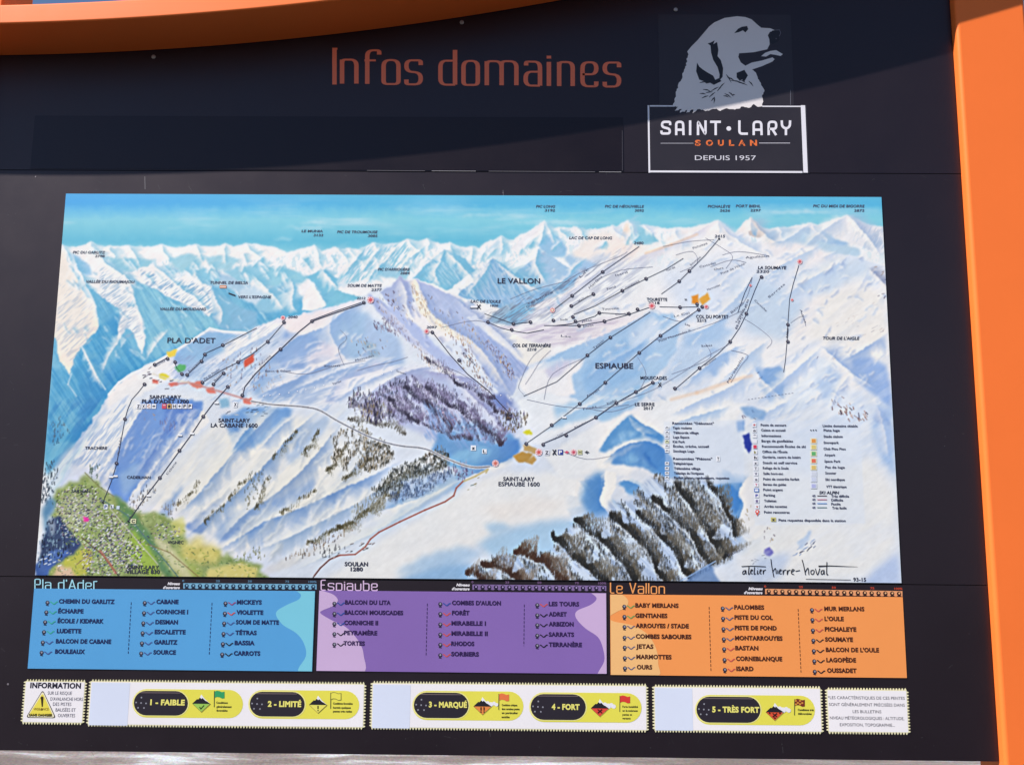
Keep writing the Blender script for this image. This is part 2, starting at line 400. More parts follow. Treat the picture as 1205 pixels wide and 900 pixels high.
    def trees(s, pts, n, cols, h=(3, 5.5), a=(.35, .8), lean=0, gaps=None, wd=.9):
        """many small upright conifer strokes; gaps=(angle, cell, stretch, threshold) leaves diagonal clearings"""
        Q = s.inside(pts, n)
        if not len(Q): return
        G = None
        if gaps: G = fbm(s.h, s.w, gaps[1]*CS, np.random.RandomState(gaps[4] if len(gaps) > 4 else 3), 2, math.radians(gaps[0]), gaps[2])
        Q = Q[np.argsort(Q[:, 1])]
        for x, y in Q:
            if G is not None and G[int(y), int(x)] < gaps[3]+s.rs.uniform(-.06, .06): continue
            hh = s.rs.uniform(*h)*CS; c = np.array(cols[s.rs.randint(len(cols))], np.float32)+s.rs.uniform(-14, 14); al = s.rs.uniform(*a)
            y0 = max(0, int(y-hh)); y1 = min(s.h, int(y)); 
            for j in range(y0, y1):
                t = (j-y0+1)/max(1, (y1-y0)); ww = wd*CS*t*.55; xx = x+lean*(j-y)*.1; a0 = int(xx-ww); b0 = int(xx+ww)+1
                if a0 < 0 or b0 > s.w: continue
                s.a[j, a0:b0] = s.a[j, a0:b0]*(1-al)+c*al
    def forest(s, pts, n, ang, cell, stretch, thr, dark, light, base, snow=(222,230,242), h=(2.5,5), a=(.35,.75), seed=5, bamt=.75, wd=.6, f=3):
        """conifer wood in spurs: directional clumps with snowy clearings, the shaded flank of each clump darker"""
        r = s.mask(pts, f, 4, wf=2)
        if r is None: return
        x0, x1, y0, y1, m = r; hh, ww = y1-y0, x1-x0
        G = fbm(hh+60, ww+60, cell*CS, np.random.RandomState(seed), 3, math.radians(ang), stretch, .5)
        yy, xx = np.mgrid[0:hh, 0:ww]; xi = np.clip(xx+30+s.wx[0][y0:y1, x0:x1]*9*CS, 0, ww+59).astype(int); yi = np.clip(yy+30+s.wx[1][y0:y1, x0:x1]*9*CS, 0, hh+59).astype(int); G = G[yi, xi]
        k = np.clip((G-thr)*9+.5, 0, 1); sh = int(3*CS); Gs = np.roll(np.roll(G, -sh, 1), sh, 0); dk = np.clip((G-Gs)*7+.5, 0, 1)
        R = s.a[y0:y1, x0:x1]; w1 = ((1-k)*m*bamt*.9)[..., None]; R = R*(1-w1)+np.array(snow, np.float32)*w1
        bc = np.array(base, np.float32)*(1.12-.3*dk[..., None]); w2 = (k*m*bamt)[..., None]; s.a[y0:y1, x0:x1] = R*(1-w2)+bc*w2
        X = s.rs.rand(n)*ww; Y = s.rs.rand(n)*hh; X = X.astype(int); Y = Y.astype(int); pr = s.rs.rand(n); keep = (pr < m[Y, X]*np.clip(k[Y, X]*1.1, .02, 1))
        X, Y = X[keep], Y[keep]; o = np.argsort(Y); X, Y = X[o], Y[o]
        for x, y in zip(X, Y):
            pal = dark if dk[y, x] > s.rs.rand()*.9 else light; c = np.array(pal[s.rs.randint(len(pal))], np.float32)+s.rs.uniform(-12, 12); al = s.rs.uniform(*a); H = s.rs.uniform(*h)*CS
            ya = max(0, int(y+y0-H)); yb = min(s.h, y+y0)
            for j in range(ya, yb):
                t = (j-ya+1)/max(1, yb-ya); w_2 = wd*CS*t*.5; a0 = int(x+x0-w_2); b0 = int(x+x0+w_2)+1
                if a0 < 0 or b0 > s.w: continue
                s.a[j, a0:b0] = s.a[j, a0:b0]*(1-al)+c*al
    def band(s, pts, w, n, dark, mid, light, strip=None, h=(2.4,4.6), a=(.28,.62), wd=.5, base=None, ba=.5):
        """a wooded spur: trees crowd along its lower-left edge and thin out and lighten away from it"""
        pts = smooth_pts(pts, False, 7); P = np.array(pts, float)
        nr = []
        for i in range(len(P)): t = P[min(len(P)-1, i+1)]-P[max(0, i-1)]; t = t/(np.linalg.norm(t)+1e-9); nr.append((t[1], -t[0]))
        nr = np.array(nr); L = len(P); ph = s.rs.rand(4)*6.28; tt_ = np.linspace(0, 1, L)
        wob = 1.5*np.sin(tt_*7+ph[0])+1.1*np.sin(tt_*17+ph[1])+.6*np.sin(tt_*37+ph[2]); P = P+nr*wob[:, None]
        if base is not None:
            s.poly(base, [tuple(q) for q in P]+[tuple(q) for q in (P+nr*w*.8*np.sqrt(tt_)[:, None])[::-1]], 6, 4, ba, wf=3)
        if strip is not None:
            k = int(L*.15)
            for i in range(k, L-1): s.line(strip, [tuple(P[i]-nr[i]*1.4), tuple(P[i+1]-nr[i+1]*1.4)], 1.0+1.6*abs(math.sin(i*.37+ph[3])), .45, 1.4)
        T = (s.rs.rand(n)**.8)*(L-1.01); dens = .55+.45*np.sin(T*.55+ph[3])*np.sin(T*.23+ph[1]); Dd = w*s.rs.rand(n)**1.25*(.7+.5*np.sin(T*.9+w)+.25*np.sin(T*2.3+ph[0]))*np.clip(T/L*3+.15, 0, 1); q = []
        for t, d, dn in zip(T, Dd, dens):
            if s.rs.rand() > dn+.35: continue
            i = int(t); f = t-i; b = P[i]*(1-f)+P[i+1]*f+nr[i]*d; q.append((b[0]+s.rs.uniform(-1.4, 1.4), b[1]+s.rs.uniform(-1.4, 1.4), d/w))
        q.sort(key=lambda v: v[1])
        for x, y, d in q:
            pal = dark if d < .3 else (mid if d < .65 else light); c = np.array(pal[s.rs.randint(len(pal))], np.float32)+s.rs.uniform(-12, 12)
            al = s.rs.uniform(*a)*(1.15-.55*d); H = s.rs.uniform(*h)*CS; X = (x-CX0)*CS; Y = (y-CY0)*CS
            if not (2 < X < s.w-3 and H < Y < s.h-1): continue
            for j in range(int(Y-H), int(Y)):
                tt = (j-Y+H)/H; w_2 = wd*CS*tt*.5; a0 = int(X-w_2); b0 = int(X+w_2)+1
                s.a[j, a0:b0] = s.a[j, a0:b0]*(1-al)+c*al
    def dabs(s, pts, n, cols, L=(1, 3), wd=1.0, ang=0, jit=20, a=(.5, .9)):
        for x, y in s.inside(pts, n):
            t = math.radians(ang+s.rs.uniform(-jit, jit)); l = s.rs.uniform(*L); px, py = x/CS+CX0, y/CS+CY0
            s.line(cols[s.rs.randint(len(cols))], [(px, py), (px+l*math.cos(t), py+l*math.sin(t))], wd*s.rs.uniform(.7, 1.3), s.rs.uniform(*a), .5)

SKYLINE = [(60,290),(73,288),(84,292),(95,290),(101,287),(107,284),(115,288),(122,291),(130,289),(140,290),(150,288),(158,290),(165,291),(178,290),(190,287),(200,290),(210,292),(220,289),(230,287),(240,290),(250,291),(258,289),(265,286),(275,290),(290,286),(302,287),(312,289),(325,291),(337,297),(346,295),(356,292),(370,288),(378,295),(386,293),(395,290),(402,293),(410,291),(418,293),(425,293),(433,288),(440,285),(450,288),(460,287),(470,285),(480,281),(490,284),(496,283),(502,280),(510,284),(520,287),(530,285),(540,290),(548,291),(555,289),(564,292),(570,286),(577,283),(584,281),(590,277),(596,281),(604,282),(612,276),(620,273),(628,268),(635,264),(641,259),(646,265),(652,268),(660,267),(670,268),(678,266),(690,270),(700,269),(712,268),(720,265),(726,267),(732,262),(738,259),(743,262),(748,267),(757,264),(766,266),(775,267),(785,269),(795,267),(805,268),(815,267),(825,265),(833,263),(839,261),(845,259),(850,263),(856,267),(864,274),(870,268),(876,261),(884,256),(890,261),(897,268),(905,270),(915,267),(925,268),(935,265),(945,264),(955,262),(962,265),(970,262),(980,258),(988,256),(997,253),(1004,257),(1012,259),(1020,264),(1030,266),(1050,268)]

def paint_map():
    c = Canvas(); a = c.a; h, w = c.h, c.w
    yy, xx = np.mgrid[0:h, 0:w].astype(np.float32); px = xx/CS+CX0; py = yy/CS+CY0
    # --- sky
    ks = np.array([225, 240, 247, 258, 270, 284, 300]); cs = np.array([(112,196,228), (104,190,228), (124,202,230), (148,214,230), (134,206,226), (112,194,220), (150,212,228)], float)
    for i in range(3): a[..., i] = np.interp(py+4*c.wx[0], ks, cs[:, i])
    lf = np.clip((450-px)/400, 0, 1)*np.clip((262-py)/25, 0, 1)
    a += (np.array([-22, -16, 8])*lf[..., None]).astype(np.float32)
    cl = fbm(h, w, 22, c.rs, 4, 0.0, 7); k = np.clip((cl-.55)*4, 0, 1)*.5; k *= np.exp(-((py-258)/18)**2)
    a += (np.array([225, 238, 245])-a)*k[..., None]
    for x0, x1, y in ((330,400,268),(350,392,262),(372,384,264),(320,345,281),(520,620,254),(880,1000,250),(942,958,249),(600,700,262),(700,1000,272)):
        c.poly((215,235,242), [(x0,y),((x0+x1)/2,y-2),(x1,y),((x0+x1)/2,y+1.5)], 2.5, 3, .55)
    # --- base snow under the skyline
    c.poly((244,244,246), SKYLINE+[(1080,700),(20,700)], .8, 0, 1, wf=.9)
    # alpine relief in the distant band
    hf = fbm(h, w, 26, c.rs, 5); ridge = 1-np.abs(hf-.5)*2; gx = np.zeros_like(ridge); gx[:, 1:] = (ridge[:, 1:]-ridge[:, :-1]); gx = blur(gx, 1)
    sh = np.clip(gx*38, -1, 1)
    sky_y = np.interp(px[0], [p[0] for p in SKYLINE], [p[1] for p in SKYLINE])[None, :]
    dist = py-sky_y
    band = np.clip((dist-2)/5, 0, 1)*np.clip((48-dist)/25, 0, 1)
    k = np.clip(sh, 0, 1)*band*.3; a += (np.array([160, 212, 230])-a)*k[..., None]
    P = c.poly
    SN = (246,244,244); CR = (246,238,230); CYN = (150,206,224); LB = (190,219,238); MB = (150,192,226); DB_ = (100,154,214); LV = (196,204,236)
    # ============ upper left valleys
    P((128,192,222), [(60,300),(90,300),(130,330),(160,340),(230,330),(330,350),(440,352),(430,365),(330,388),(262,392),(240,396),(180,430),(120,480),(55,560),(40,480)], 5, 3, 1)
    P((150,206,226), [(160,330),(190,345),(225,365),(262,378),(300,388),(262,390),(240,388),(222,402),(185,420),(172,410),(166,370)], 4, 3)
    P((92,172,214), [(100,405),(118,382),(142,370),(143,402),(160,420),(180,425),(150,442),(122,478),(96,520),(56,520),(62,432),(84,442)], 4, 3)
    P((72,152,206), [(108,420),(140,436),(128,462),(104,500),(86,520),(90,470)], 7, 3, .7)
    c.streaks([(60,300),(330,330),(330,392),(180,430),(120,490),(56,520)], 58, 4, 7, (180,216,232), .25, 8, .52, c2=(96,160,206))
    P(SN, [(60,292),(150,292),(250,292),(330,292),(340,300),(300,306),(270,304),(238,312),(212,318),(196,306),(170,306),(150,316),(128,302),(100,298),(72,300)], 2, 3)
    P((176,216,230), [(124,301),(142,304),(166,303),(182,307),(172,316),(152,320),(138,314)], 2, 2); P((176,216,230), [(196,306),(222,297),(240,304),(232,316),(214,322)], 2, 2)
    P((180,218,232), [(240,302),(262,300),(282,306),(270,318),(250,316)], 2, 2); P((168,212,230), [(262,318),(300,310),(330,318),(312,330),(280,332)], 3, 3)
    P(CR, [(70,288),(78,300),(86,318),(97,343),(103,350),(108,350),(113,365),(116,383),(112,392),(104,397),(99,404),(92,414),(84,428),(82,441),(76,432),(70,424),(66,398),(60,392),(60,288)], 1.2, 2)
    c.streaks([(66,330),(110,352),(112,392),(84,428),(66,400)], -42, 2, 6, (190,200,214), .45, 3, .56)
    P(SN, [(78,292),(104,288),(116,300),(126,311),(137,317),(151,324),(158,334),(159,350),(152,361),(163,364),(169,376),(171,392),(170,408),(166,417),(161,406),(158,392),(150,386),(138,399),(141,382),(144,370),(138,362),(124,352),(112,343),(100,333),(92,322),(82,308)], 1.2, 2)
    P((180,212,234), [(80,300),(92,302),(104,312),(110,322),(100,324),(88,315)], 2, 2)
    c.streaks([(118,310),(158,330),(158,350),(165,372),(170,400),(140,396),(142,366),(118,348)], -35, 1.8, 5, (160,190,216), .55, 2, .53)
    P(SN, [(152,322),(168,315),(178,311),(188,317),(198,323),(210,328),(221,323),(232,330),(244,335),(249,337),(251,352),(252,364),(246,373),(238,366),(222,360),(205,352),(190,345),(176,336),(160,330)], 1.2, 2)
    c.streaks([(165,318),(250,338),(250,370),(170,334)], -38, 1.6, 5, (142,182,214), .7, 2, .5)
    P((150,196,224), [(249,337),(258,347),(270,354),(285,362),(302,368),(304,388),(264,390),(250,376)], 2, 2)
    P((160,210,230), [(222,318),(240,316),(256,322),(262,330),(250,334),(236,328)], 2, 2)
    P((206,226,240), [(272,330),(298,336),(318,348),(310,362),(292,356),(276,346)], 3, 3)
    P((184,214,234), [(255,322),(275,326),(290,336),(282,344),(264,336)], 2, 2)
    P((236,240,246), [(140,392),(148,400),(142,410)], 1, 1)
    c.line((222,236,244), [(96,408),(104,424),(115,444),(124,458)], 1.6, .7, 2); c.line((210,228,240), [(84,440),(80,452),(90,466)], 1.6, .6, 2)
    # ============ distant centre
    P((168,214,230), [(298,326),(314,316),(329,313),(346,319),(366,325),(352,334),(326,338),(304,337)], 2, 2)
    P((148,204,226), [(362,326),(378,317),(388,322),(398,329),(398,341),(384,342),(370,336)], 1.5, 2)
    P((150,206,226), [(368,331),(384,338),(404,344),(424,350),(424,357),(404,361),(386,362),(382,350)], 1.5, 2)
    P((160,206,228), [(300,360),(316,342),(330,334),(342,327),(350,338),(346,356),(326,368),(305,368)], 2, 2)
    P(SN, [(356,352),(368,331),(376,345),(384,360),(372,366),(356,366)], 1.5, 2)
    P((222,234,242), [(395,332),(424,292),(470,286),(446,302),(420,330),(404,340)], 2, 2)
    c.streaks([(396,334),(424,292),(480,285),(500,300),(440,328)], -52, 1.8, 6, (150,206,226), .7, 3, .5)
    P((176,214,232), [(430,318),(446,308),(462,314),(482,318),(478,330),(452,326)], 2, 2)
    P((240,242,246), [(480,328),(500,310),(523,294),(518,314),(500,326),(486,334)], 1.2, 2)
    P((150,202,226), [(523,294),(536,300),(548,306),(560,318),(562,326),(546,332),(532,342),(518,338),(500,331),(486,328),(502,312)], 1.2, 2)
    c.streaks([(500,300),(560,318),(540,338),(500,330)], 48, 1.6, 6, (196,224,238), .5, 2, .54)
    P((246,246,248), [(526,343),(545,328),(562,316),(578,304),(574,318),(556,332),(540,346)], 1, 1.5)
    P((150,192,224), [(579,304),(590,311),(602,318),(616,324),(634,330),(660,322),(680,326),(676,338),(650,352),(620,362),(600,368),(575,358),(552,352),(538,347),(556,332),(570,316)], 1.5, 2)
    c.streaks([(570,308),(640,330),(620,360),(545,348)], 62, 1.7, 6, (190,214,234), .6, 3, .5)
    P((180,208,232), [(604,316),(618,304),(634,294),(648,300),(668,314),(686,322),(664,336),(640,340),(620,332)], 1.5, 2)
    P((248,248,248), [(600,318),(616,304),(634,290),(632,302),(618,312),(606,322)], 1, 1.5); c.line((244,246,250), [(634,291),(645,298),(660,307),(676,316)], 2, .8, 1.5)
    P((170,206,232), [(638,280),(648,274),(658,279),(668,292),(664,302),(650,304),(638,296),(632,286)], 2, 2)
    P((186,212,234), [(664,302),(676,297),(690,304),(702,311),(690,320),(674,318)], 2, 2)
    P((236,238,242), [(600,292),(628,270),(641,262),(640,276),(624,284),(610,296)], 1.5, 2); P((204,226,238), [(572,296),(588,280),(600,292),(592,302),(580,304)], 2, 2)
    P((166,212,228), [(741,264),(752,266),(764,272),(776,284),(766,288),(750,288),(740,282)], 1.5, 2)
    P((244,232,222), [(730,286),(736,262),(741,262),(742,282),(738,292)], 1.2, 1)
    P((248,240,236), [(690,276),(722,270),(734,284),(770,290),(796,274),(830,268),(840,278),(800,292),(740,310),(700,310),(672,300)], 5, 3)
    P((250,236,230), [(714,286),(734,284),(756,292),(750,304),(722,304)], 6, 3, .8)
    # right summits
    P(SN, [(780,296),(812,276),(845,259),(856,268),(868,284),(850,300),(800,306)], 1.5, 1.5); P((214,218,226), [(846,262),(860,276),(868,286),(858,284),(850,274)], 1.5, 1)
    P((212,206,206), [(884,256),(896,268),(902,276),(892,280),(882,276),(876,266)], 1.5, 1.5); P((246,242,240), [(866,276),(876,262),(884,256),(882,272),(876,280)], 1, 1); P((168,196,220), [(884,262),(892,270),(890,278),(884,274)], 1.5, 1)
    P((200,220,236), [(900,276),(920,270),(944,268),(962,274),(980,286),(1010,292),(1014,302),(980,302),(950,292),(930,286),(905,288)], 3, 3)
    P((180,206,232), [(948,268),(966,272),(984,280),(1002,286),(992,290),(968,284)], 3, 2)
    P((238,238,242), [(970,272),(997,255),(1016,262),(1036,268),(1040,300),(1020,292),(992,284)], 3, 2); c.streaks([(1000,262),(1040,268),(1040,300),(1010,290)], -60, 1.8, 5, (176,196,220), .5, 3, .53)
    # ---- crests of the distant range
    rs_ = np.random.RandomState(4); R = c.ridge
    for i in range(1, len(SKYLINE)-1):
        x, y = SKYLINE[i]
        if y <= SKYLINE[i-1][1] and y <= SKYLINE[i+1][1]:
            l = rs_.uniform(14, 30); k = rs_.uniform(-.2, .9)
            R([(x, y), (x+k*l*.3+rs_.uniform(-3, 3), y+l*.35), (x+k*l*.8+rs_.uniform(-4, 4), y+l*.7), (x+k*l+rs_.uniform(-3, 3), y+l)], rs_.uniform(6, 13), rs_.uniform(5, 9), (158, 208, 228) if x < 720 else (196, 216, 234), (248, 247, 246), .8, .8, 3, .8, .5, i, .8, .8)
    for i in range(46):
        x = rs_.uniform(120, 500) if i < 34 else rs_.uniform(560, 800); y = np.interp(x, [p[0] for p in SKYLINE], [p[1] for p in SKYLINE])+rs_.uniform(9, 34 if x < 500 else 18)
        l = rs_.uniform(8, 20); k = rs_.choice([-1, 1])*rs_.uniform(.3, 1.1)
        R([(x, y), (x+k*l*.5, y+l*.4), (x+k*l, y+l)], rs_.uniform(5, 10), rs_.uniform(4, 8), (146, 202, 224), (244, 246, 248), .7, .75, 3, .8, .5, i+60, .8, .8)
    for q, ws, wl, s_ in (([(107,284),(116,298),(126,311),(150,328),(158,350),(166,372),(170,402)], 10, 16, 3), ([(84,296),(92,316),(104,340),(112,356),(117,382)], 12, 18, 3.5), ([(178,311),(196,324),(214,340),(232,352),(250,372)], 10, 14, 3),
                      ([(249,337),(254,352),(262,368),(258,384)], 20, 12, 3), ([(228,318),(236,332),(248,338)], 8, 8, 3), ([(296,322),(310,336),(326,352),(336,366)], 12, 10, 4), ([(342,327),(346,340),(344,356),(350,368)], 12, 16, 4), ([(367,331),(376,346),(386,360)], 14, 14, 3.5),
                      ([(378,317),(388,328),(400,340)], 10, 12, 3), ([(523,294),(518,308),(512,322),(520,338)], 6, 10, 3), ([(523,294),(536,306),(550,320),(560,334)], 14, 8, 4), ([(579,304),(572,318),(560,334),(548,350)], 10, 9, 3), ([(579,304),(596,318),(616,332),(640,344)], 22, 6, 5),
                      ([(636,290),(630,304),(634,318),(644,334)], 12, 12, 4), ([(641,261),(638,276),(634,290)], 10, 10, 3), ([(690,304),(676,314),(668,326),(650,338)], 8, 6, 3), ([(150,386),(140,400),(128,420),(120,440)], 14, 8, 4), ([(97,404),(108,430),(122,458)], 10, 6, 4),
                      ([(200,388),(186,402),(172,424)], 10, 6, 5), ([(470,288),(456,304),(440,320),(430,336)], 8, 9, 3), ([(430,292),(416,308),(404,326)], 8, 8, 3), ([(450,290),(436,306),(424,322)], 6, 7, 3), ([(500,290),(480,306),(466,322)], 8, 9, 3)):
        R(q, ws, wl, (140, 196, 222), (247, 246, 245), .75, .85, s_, .9, .6, int(q[0][0]), .8, 1.0)
    # ============ the big resort massif (near terrain): cool base
    P((230,235,245), [(262,391),(290,391),(308,383),(326,375),(350,371),(375,364),(400,358),(425,351),(436,343),(450,338),(462,334),(470,327),(478,334),(490,328),(520,343),(560,372),(600,402),(640,400),(700,378),(760,350),(830,330),(900,300),(1000,300),(1060,320),(1070,700),(20,700),(90,520),(128,466),(150,442),(180,426),(206,413),(232,396),(247,386)], 1.5, 2)
    # ridge under Pla d'Adet (blue bowl with bright rim)
    P((164,200,232), [(206,416),(230,398),(247,389),(262,392),(290,394),(300,392),(290,402),(262,416),(240,430),(226,440),(210,436),(200,428)], 2, 2)
    for q in ([(128,464),(140,450),(155,440),(180,428),(206,413),(230,398),(247,386.5),(262,390),(290,391.5)],): c.line((250,248,248), q, 2.4, 1, 1.5)
    P(SN, [(126,474),(136,456),(156,442),(182,430),(204,420),(210,428),(200,446),(170,462),(150,474),(130,486)], 2.5, 3)
    P((214,224,240), [(210,436),(240,426),(280,408),(300,396),(330,380),(340,392),(320,420),(290,450),(262,462),(240,452)], 5, 3)
    P(SN, [(262,404),(300,388),(322,380),(334,378),(330,392),(310,408),(290,420),(270,424)], 5, 3); P((180,204,232), [(206,430),(222,420),(246,432),(236,446),(214,444)], 6, 3, .6)
    c.streaks([(200,420),(330,378),(330,420),(290,465),(200,450)], -38, 1.6, 7, (160,182,214), .5, 5, .55)
    P((166,190,228), [(334,392),(344,384),(360,390),(378,398),(386,412),(378,430),(356,440),(334,434),(322,420)], 5, 3)
    P((246,238,240), [(330,380),(350,373),(380,366),(400,366),(385,378),(372,390),(354,396),(340,388)], 3, 3)
    P((178,204,232), [(390,372),(416,364),(434,370),(438,392),(440,414),(420,424),(396,412),(386,394)], 6, 3)
    P((150,182,222), [(300,440),(330,436),(356,446),(350,468),(318,476),(296,464)], 6, 3, .7)
    P((232,228,238), [(360,420),(380,402),(396,408),(404,424),(384,432),(366,438)], 5, 3)
    P((186,206,234), [(430,372),(450,380),(470,400),(476,430),(450,440),(428,420)], 6, 3)
    P((160,186,206), [(428,404),(440,402),(446,420),(434,422)], 4, 3, .7)
    # central summits of Soum de Matte
    P((186,196,226), [(462,336),(470,326),(480,334),(485,350),(486,372),(476,374),(466,362),(452,352),(448,344)], 1.5, 2); c.dabs([(452,346),(464,338),(474,352),(470,368),(456,358)], 40, [(92,84,110),(120,108,130)], (2,5), 1.1, 40, 20)
    P((176,188,226), [(434,346),(450,356),(470,374),(488,398),(500,410),(484,404),(462,384),(446,368),(436,356)], 2, 2)
    P((196,206,238), [(452,348),(470,366),(488,378),(500,392),(520,412),(548,436),(570,462),(540,448),(510,424),(484,396),(462,374)], 3, 3)
    P((246,242,244), [(476,372),(486,356),(500,372),(520,386),(540,398),(520,402),(500,390)], 3, 2)
    P(CR, [(482,332),(490,329),(498,350),(506,366),(518,374),(540,388),(570,404),(592,424),(602,440),(590,430),(566,412),(540,398),(510,384),(494,368),(486,350)], 1.6, 2)
    P((190,202,232), [(490,329),(508,337),(528,345),(546,356),(560,372),(548,374),(570,390),(590,404),(612,420),(622,432),(612,444),(604,464),(590,466),(574,446),(560,420),(546,400),(524,380),(504,362),(496,346)], 1.8, 2)
    P((176,190,226), [(560,384),(590,404),(618,430),(604,452),(596,462),(580,440),(566,416)], 4, 3)
    c.streaks([(500,335),(560,374),(620,430),(604,460),(570,430),(520,372)], 50, 1.8, 7, (210,216,242), .4, 3, .55)
    # rock spine texture
    for seg, cols in (([(484,332),(500,352),(508,370),(500,372),(490,352)], [(190,160,130),(210,180,140),(140,120,120)]), ([(500,366),(520,374),(545,392),(560,404),(550,406),(520,386)], [(196,160,120),(160,140,150),(214,180,130)]),
                      ([(540,376),(565,392),(590,414),(602,436),(592,428),(566,404),(548,388)], [(214,170,120),(226,196,150),(170,140,130)]), ([(520,380),(544,396),(558,414),(566,440),(578,458),(568,456),(552,428),(540,404),(524,392)], [(120,100,110),(150,120,120),(190,150,120)]),
                      ([(568,396),(590,412),(604,438),(600,442),(584,420),(570,404)], [(120,104,130),(150,130,140)]), ([(436,352),(456,368),(474,384),(490,404),(506,424),(496,420),(478,398),(458,380),(442,364)], [(120,106,130),(190,160,140),(90,84,110)]),
                      ([(486,398),(506,416),(530,436),(550,450),(540,452),(516,438),(494,416)], [(120,92,90),(170,130,100),(214,170,120),(90,80,100)]), ([(438,376),(460,370),(474,384),(468,392),(450,386),(440,390)], [(110,104,130),(170,160,176)])):
        c.dabs(seg, 520, cols, (1.2,3.6), .8, 74, 20, (.4, .9))
    for q, n in (([(440,352),(466,340),(486,350),(484,380),(460,372)], 160), ([(500,344),(530,360),(560,384),(590,410),(560,404),(520,376)], 200), ([(520,384),(552,410),(580,452),(566,456),(540,424)], 240), ([(568,398),(600,430),(606,448),(588,436)], 140), ([(490,402),(530,434),(552,452),(530,448),(500,426)], 200), ([(410,398),(440,392),(456,404),(440,420),(416,416)], 120), ([(300,444),(330,440),(336,456),(306,462)], 70)):
        c.dabs(q, n, [(118,98,100),(150,124,112),(196,168,140),(96,88,110),(226,214,206)], (1.2,3.4), .8, 72, 22, (.3, .75))
    # valley forest (purple) beneath
    P((196,204,232), [(420,470),(440,450),(470,436),(500,430),(540,452),(580,464),(606,470),(612,500),(600,520),(560,530),(520,520),(480,505),(440,490)], 6, 4)
    P((214,218,238), [(400,440),(440,426),(470,432),(490,440),(460,450),(430,462),(404,470),(380,474)], 4, 3); P(SN, [(420,452),(450,440),(476,440),(450,450),(430,462),(400,474),(410,462)], 3, 3)
    c.streaks([(300,420),(470,420),(470,470),(330,480)], -18, 6, 5, (245,244,248), .5, 8, .52, c2=(160,184,222))
    P((186,186,218), [(462,450),(480,440),(510,452),(540,466),(560,480),(556,500),(530,506),(500,494),(474,474)], 6, 4, .7)
    P((96,118,188), [(560,476),(590,462),(604,470),(596,482),(574,484)], 4, 3, .6)
    P((128,172,218), [(520,500),(560,496),(600,510),(612,524),(602,540),(580,548),(552,552),(526,548),(506,530)], 4, 3)
    P((112,154,210), [(588,520),(612,516),(610,532),(600,542),(586,546)], 4, 2)
    P((150,196,232), [(530,534),(560,524),(580,530),(570,546),(545,552),(530,548)], 4, 3)
    # ============ snowfields right
    P((246,244,246), [(640,402),(700,374),(740,350),(800,320),(850,288),(900,284),(1000,304),(1060,330),(1060,470),(900,440),(800,400),(760,372),(700,396),(660,420),(640,440)], 8, 4)
    P((222,230,244), [(780,320),(850,300),(900,310),(960,340),(940,380),(880,400),(820,380),(790,350)], 14, 4, .7)
    P((206,222,240), [(862,330),(900,330),(940,350),(950,380),(920,400),(880,390),(860,360)], 10, 4, .8)
    P((244,240,242), [(900,282),(940,286),(980,300),(1000,310),(976,322),(940,320),(910,300)], 5, 3)
    P((206,222,240), [(930,330),(980,300),(1020,306),(1030,330),(1000,350),(960,350)], 10, 4, .7)
    P((248,242,240), [(960,350),(1010,330),(1036,350),(1042,400),(990,410),(960,400),(930,400),(940,370)], 10, 4)
    P((182,206,236), [(560,344),(600,366),(640,350),(700,316),(720,300),(700,300),(660,330),(620,350)], 5, 3, .4)
    # Le Vallon basin edge (grey-blue hatched slope)
    P((166,192,214), [(572,378),(590,362),(604,356),(616,366),(622,378),(600,384)], 2, 2); P((150,196,226), [(592,372),(606,364),(618,358),(632,364),(620,376),(602,380)], 2, 2)
    c.streaks([(560,374),(640,344),(740,290),(722,310),(640,372),(600,384)], -35, 1.3, 6, (130,138,160), .6, 5, .54)
    c.streaks([(600,376),(720,308),(770,300),(740,350),(660,380)], -34, 1.5, 9, (196,200,216), .6, 8, .52)
    P((238,232,238), [(620,386),(680,378),(760,372),(790,378),(740,392),(690,402),(640,408),(610,396)], 5, 3)
    c.streaks([(580,386),(700,376),(780,376),(700,404),(640,408)], -8, 2, 8, (206,196,216), .5, 4, .55)
    P((248,244,240), [(566,380),(590,388),(620,400),(650,408),(640,424),(620,430),(600,414),(580,398)], 3, 2)
    # Espiaube shoulder
    P((186,212,238), [(632,428),(660,414),(700,402),(740,384),(766,368),(790,368),(800,380),(796,412),(772,444),(742,462),(700,476),(672,470),(664,450),(690,424),(660,428)], 3, 3)
    P((166,200,234), [(700,420),(730,402),(756,394),(770,410),(752,440),(720,458),(690,462),(684,440)], 6, 4)
    P((226,234,246), [(740,384),(768,372),(780,380),(764,400),(742,408)], 5, 3, .8)
    P((248,246,248), [(620,436),(640,426),(668,424),(690,424),(672,444),(676,464),(640,470),(622,470),(612,452)], 3, 3)
    P((216,214,234), [(640,436),(660,424),(676,424),(660,440),(646,446)], 4, 2, .8)
    P((244,246,250), [(610,470),(640,462),(700,474),(740,466),(720,486),(680,500),(640,520),(620,528),(616,500)], 3, 3)
    P((176,210,238), [(650,480),(700,466),(730,470),(712,486),(676,494),(656,500)], 5, 3, .8)
    P((160,202,236), [(700,488),(728,468),(752,452),(760,466),(736,486),(712,500)], 4, 3, .7)
    # upper right bowls
    P((196,216,240), [(790,420),(800,400),(840,392),(860,400),(840,430),(800,446),(780,450)], 7, 4, .8)
    P((168,196,232), [(836,412),(858,410),(858,432),(842,444),(830,432)], 4, 3, .8); P((176,204,236), [(800,392),(850,380),(866,392),(840,402),(806,408)], 6, 4, .7)
    P((158,188,226), [(890,452),(900,436),(914,430),(924,434),(922,452),(920,466),(904,466)], 3, 2); P((196,214,238), [(872,420),(892,416),(900,430),(884,446),(868,440)], 5, 3, .8)
